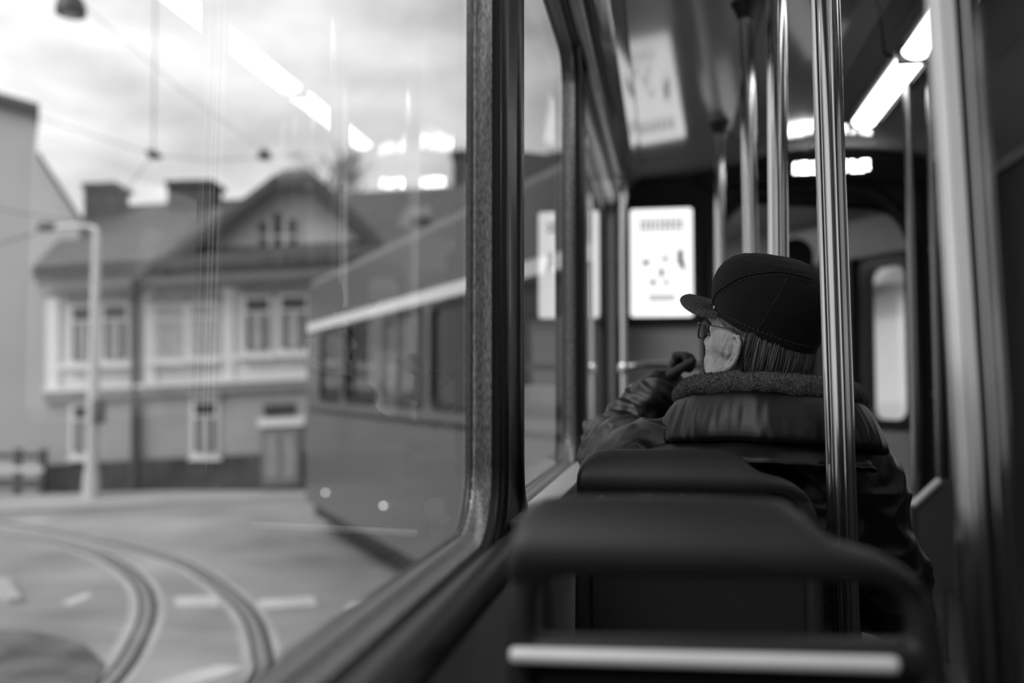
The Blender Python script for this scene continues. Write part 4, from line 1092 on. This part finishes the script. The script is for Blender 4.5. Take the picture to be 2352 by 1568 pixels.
# ---- overhead wires and hanging lamps
def wire(name, px, D, r, lab, grp=None, sag=0.0):
    P = [atD(a, b, d) for (a, b), d in zip(px, D)]
    o = MB().tube(P, r, 8).build(name, 'wire_dark', smooth=True); tag(o, lab, 'wire', grp)
    return o
wire('overhead_wire', [(-200, 196), (90, 270), (352, 355)], [13, 13, 13], 0.006, 'overhead tram wire running from the left building to the insulator', 'overhead wires')
wire('overhead_wire', [(352, 355), (480, 368), (607, 362), (720, 352)], [13, 13.5, 14, 14.5], 0.006, 'overhead wire from the insulator to the small hanging lamp', 'overhead wires')
wire('overhead_wire', [(358, -120), (356, 100), (352, 352)], [13, 13, 13], 0.009, 'vertical hanger wire rising out of the frame', 'overhead wires')
wire('overhead_wire', [(352, 355), (310, 410), (255, 480)], [13, 13, 13], 0.006, 'short slanting wire below the insulator', 'overhead wires')
wire('overhead_wire', [(190, 10), (420, 210), (610, 350)], [9, 11, 14], 0.004, 'long slanting wire between the two hanging lamps', 'overhead wires')
wire('overhead_wire', [(-150, 590), (0, 560), (130, 520)], [12, 12, 12.5], 0.008, 'low wire crossing the grey wall at the left', 'overhead wires')
wire('overhead_wire', [(-150, 470), (0, 480), (235, 520)], [11, 11, 11], 0.006, 'upper thin wire crossing the grey wall at the left', 'overhead wires')
ins = atD(352, 355, 13); o = MB().tube([(-0.10, 0, 0.05), (-0.04, 0, 0.02), (0.0, 0, 0.0), (0.06, 0, -0.02), (0.12, 0, -0.05)], [0.03, 0.06, 0.075, 0.05, 0.03], 14).build('wire_insulator', 'wire_dark', smooth=True); o.location = ins; tag(o, 'dark insulator knot where the overhead wires meet', 'insulator')
def hang(px, py, D, r, lab):
    c = atD(px, py, D); root = empty('hanging_lamp', c); tag(root, lab, 'lamp', 'street lamps hung from wires')
    MB().tube([(0, 0, 0.95 * r), (0, 0, 0.9 * r), (0, 0, 0.6 * r), (0, 0, 0.1 * r), (0, 0, -0.45 * r), (0, 0, -0.5 * r)], [0.12 * r, 0.45 * r, 0.8 * r, 0.98 * r, 1.0 * r, 0.9 * r], 24).build('shade', 'wire_dark', root, smooth=True, angle=50)
    MB().ell((0, 0, -0.5 * r), (0.6 * r, 0.6 * r, 0.18 * r)).build('glass_cover', 'galvanised', root, smooth=True)
    MB().tube([(0, 0, 0.9 * r), (0, 0, 1.7 * r)], 0.07 * r, 8).build('hook', 'wire_dark', root)
hang(163, 18, 9.0, 0.145, 'large dark dome lamp hung at the top left')
hang(607, 358, 14.0, 0.105, 'small dark dome lamp hung above the roofs')
# ---- bare tree behind the ridge
def tree(px, py, D, h, lab):
    b = atD(px, py, D); base = Vector((b.x, b.y, G)); H_ = b.z - G + 0.4
    root = empty('bare_tree', base); tag(root, lab, 'tree'); rt = random.Random(4)
    MB().tube([(0, 0, 0), (0.1, 0, H_ * 0.5), (0, 0, H_ * 0.72)], [0.25, 0.18, 0.13], 12).build('trunk', 'bark', root, smooth=True)
    mb = MB()
    def grow(p, d, L, r, n):
        q = p + d * L; mb.tube([p, p.lerp(q, 0.5) + Vector((rt.gauss(0, 0.05), rt.gauss(0, 0.05), 0)) * L, q], [r, r * 0.85, r * 0.65], 6)
        if n == 0: return
        for k in range(3):
            nd = (d + Vector((rt.gauss(0, 0.42), rt.gauss(0, 0.42), rt.gauss(0.05, 0.25)))).normalized(); grow(p.lerp(q, rt.uniform(0.6, 1)), nd, L * rt.uniform(0.62, 0.82), r * 0.62, n - 1)
    for k in range(4): grow(Vector((0, 0, H_ * (0.62 + 0.03 * k))), Vector((rt.gauss(0, 0.35), rt.gauss(0, 0.35), 1)).normalized(), H_ * 0.11, 0.05, 4)
    mb.build('branches', 'bark', root)
tree(785, 330, 30, 9, 'bare leafless tree rising behind the gabled roof')
# ---- low bench and fence at the far left
fb = atZ(60, 1140, G); rl2 = empty('street_railing', fb); tag(rl2, 'dark railing with one pale board at the left edge', 'railing')
for z, m, h in ((0.15, 'fascia', 0.16), (0.44, 'galvanised', 0.10), (0.68, 'fascia', 0.10)):
    bx('board', m, -3.6, 0.35, -0.03, 0.03, z, z + h, parent=rl2)
for x in (-3.0, -1.6, -0.2, 0.3): bx('post', 'fascia', x - 0.05, x + 0.05, -0.02, 0.08, 0, 0.85, parent=rl2)
# ---- unseen terrace added on the right: fills the street, cuts sky light inside
for i, (y, h, v) in enumerate(((-14, 8.5, 'plaster_ground'), (-2, 9.5, 'neighbour_wall'), (9.5, 8.0, 'plaster_ground'))):
    tr_ = empty('unseen_terrace', (15.5, y, G)); tag(tr_, kind='structure')
    bx('wall', v, 0, 8, -5.6, 5.6, 0, h, parent=tr_)
    MB().prism([(-0.5, h), (8.5, h), (4, h + 3)], lambda a, b: Vector((a, -5.7, b)), lambda a, b: Vector((a, 5.7, b))).build('roof', 'roof_tile', tr_)
    for yy in (-4, -1.4, 1.4, 4):
        for z in (1.0, 3.8, 6.4):
            if z + 1.5 < h: bx('window', 'pane_dark', -0.05, 0.02, yy - 0.5, yy + 0.5, z, z + 1.5, parent=tr_)
# ---- street side on the right, seen only through the far right-hand window of the front section
ob = empty('right_side_house', (9.5, 23, G)); tag(ob, 'pale house seen through the narrow bright window beyond the arch', 'house')
bx('wall', 'plaster_trim', -4, 4, 0, 6, 0, 4.6, parent=ob)
MB().prism([(-4.6, 4.4), (4.6, 4.4), (1.2, 7.4), (-1.2, 7.4)], lambda a, b: Vector((a, -0.4, b)), lambda a, b: Vector((a, 6.4, b))).build('roof', 'cornice', ob)
for x in (-3, -1, 1, 3):
    for z in (0.9, 3.0): bx('window', 'curtain', x - 0.4, x + 0.4, -0.06, 0.02, z, z + 1.2, parent=ob)
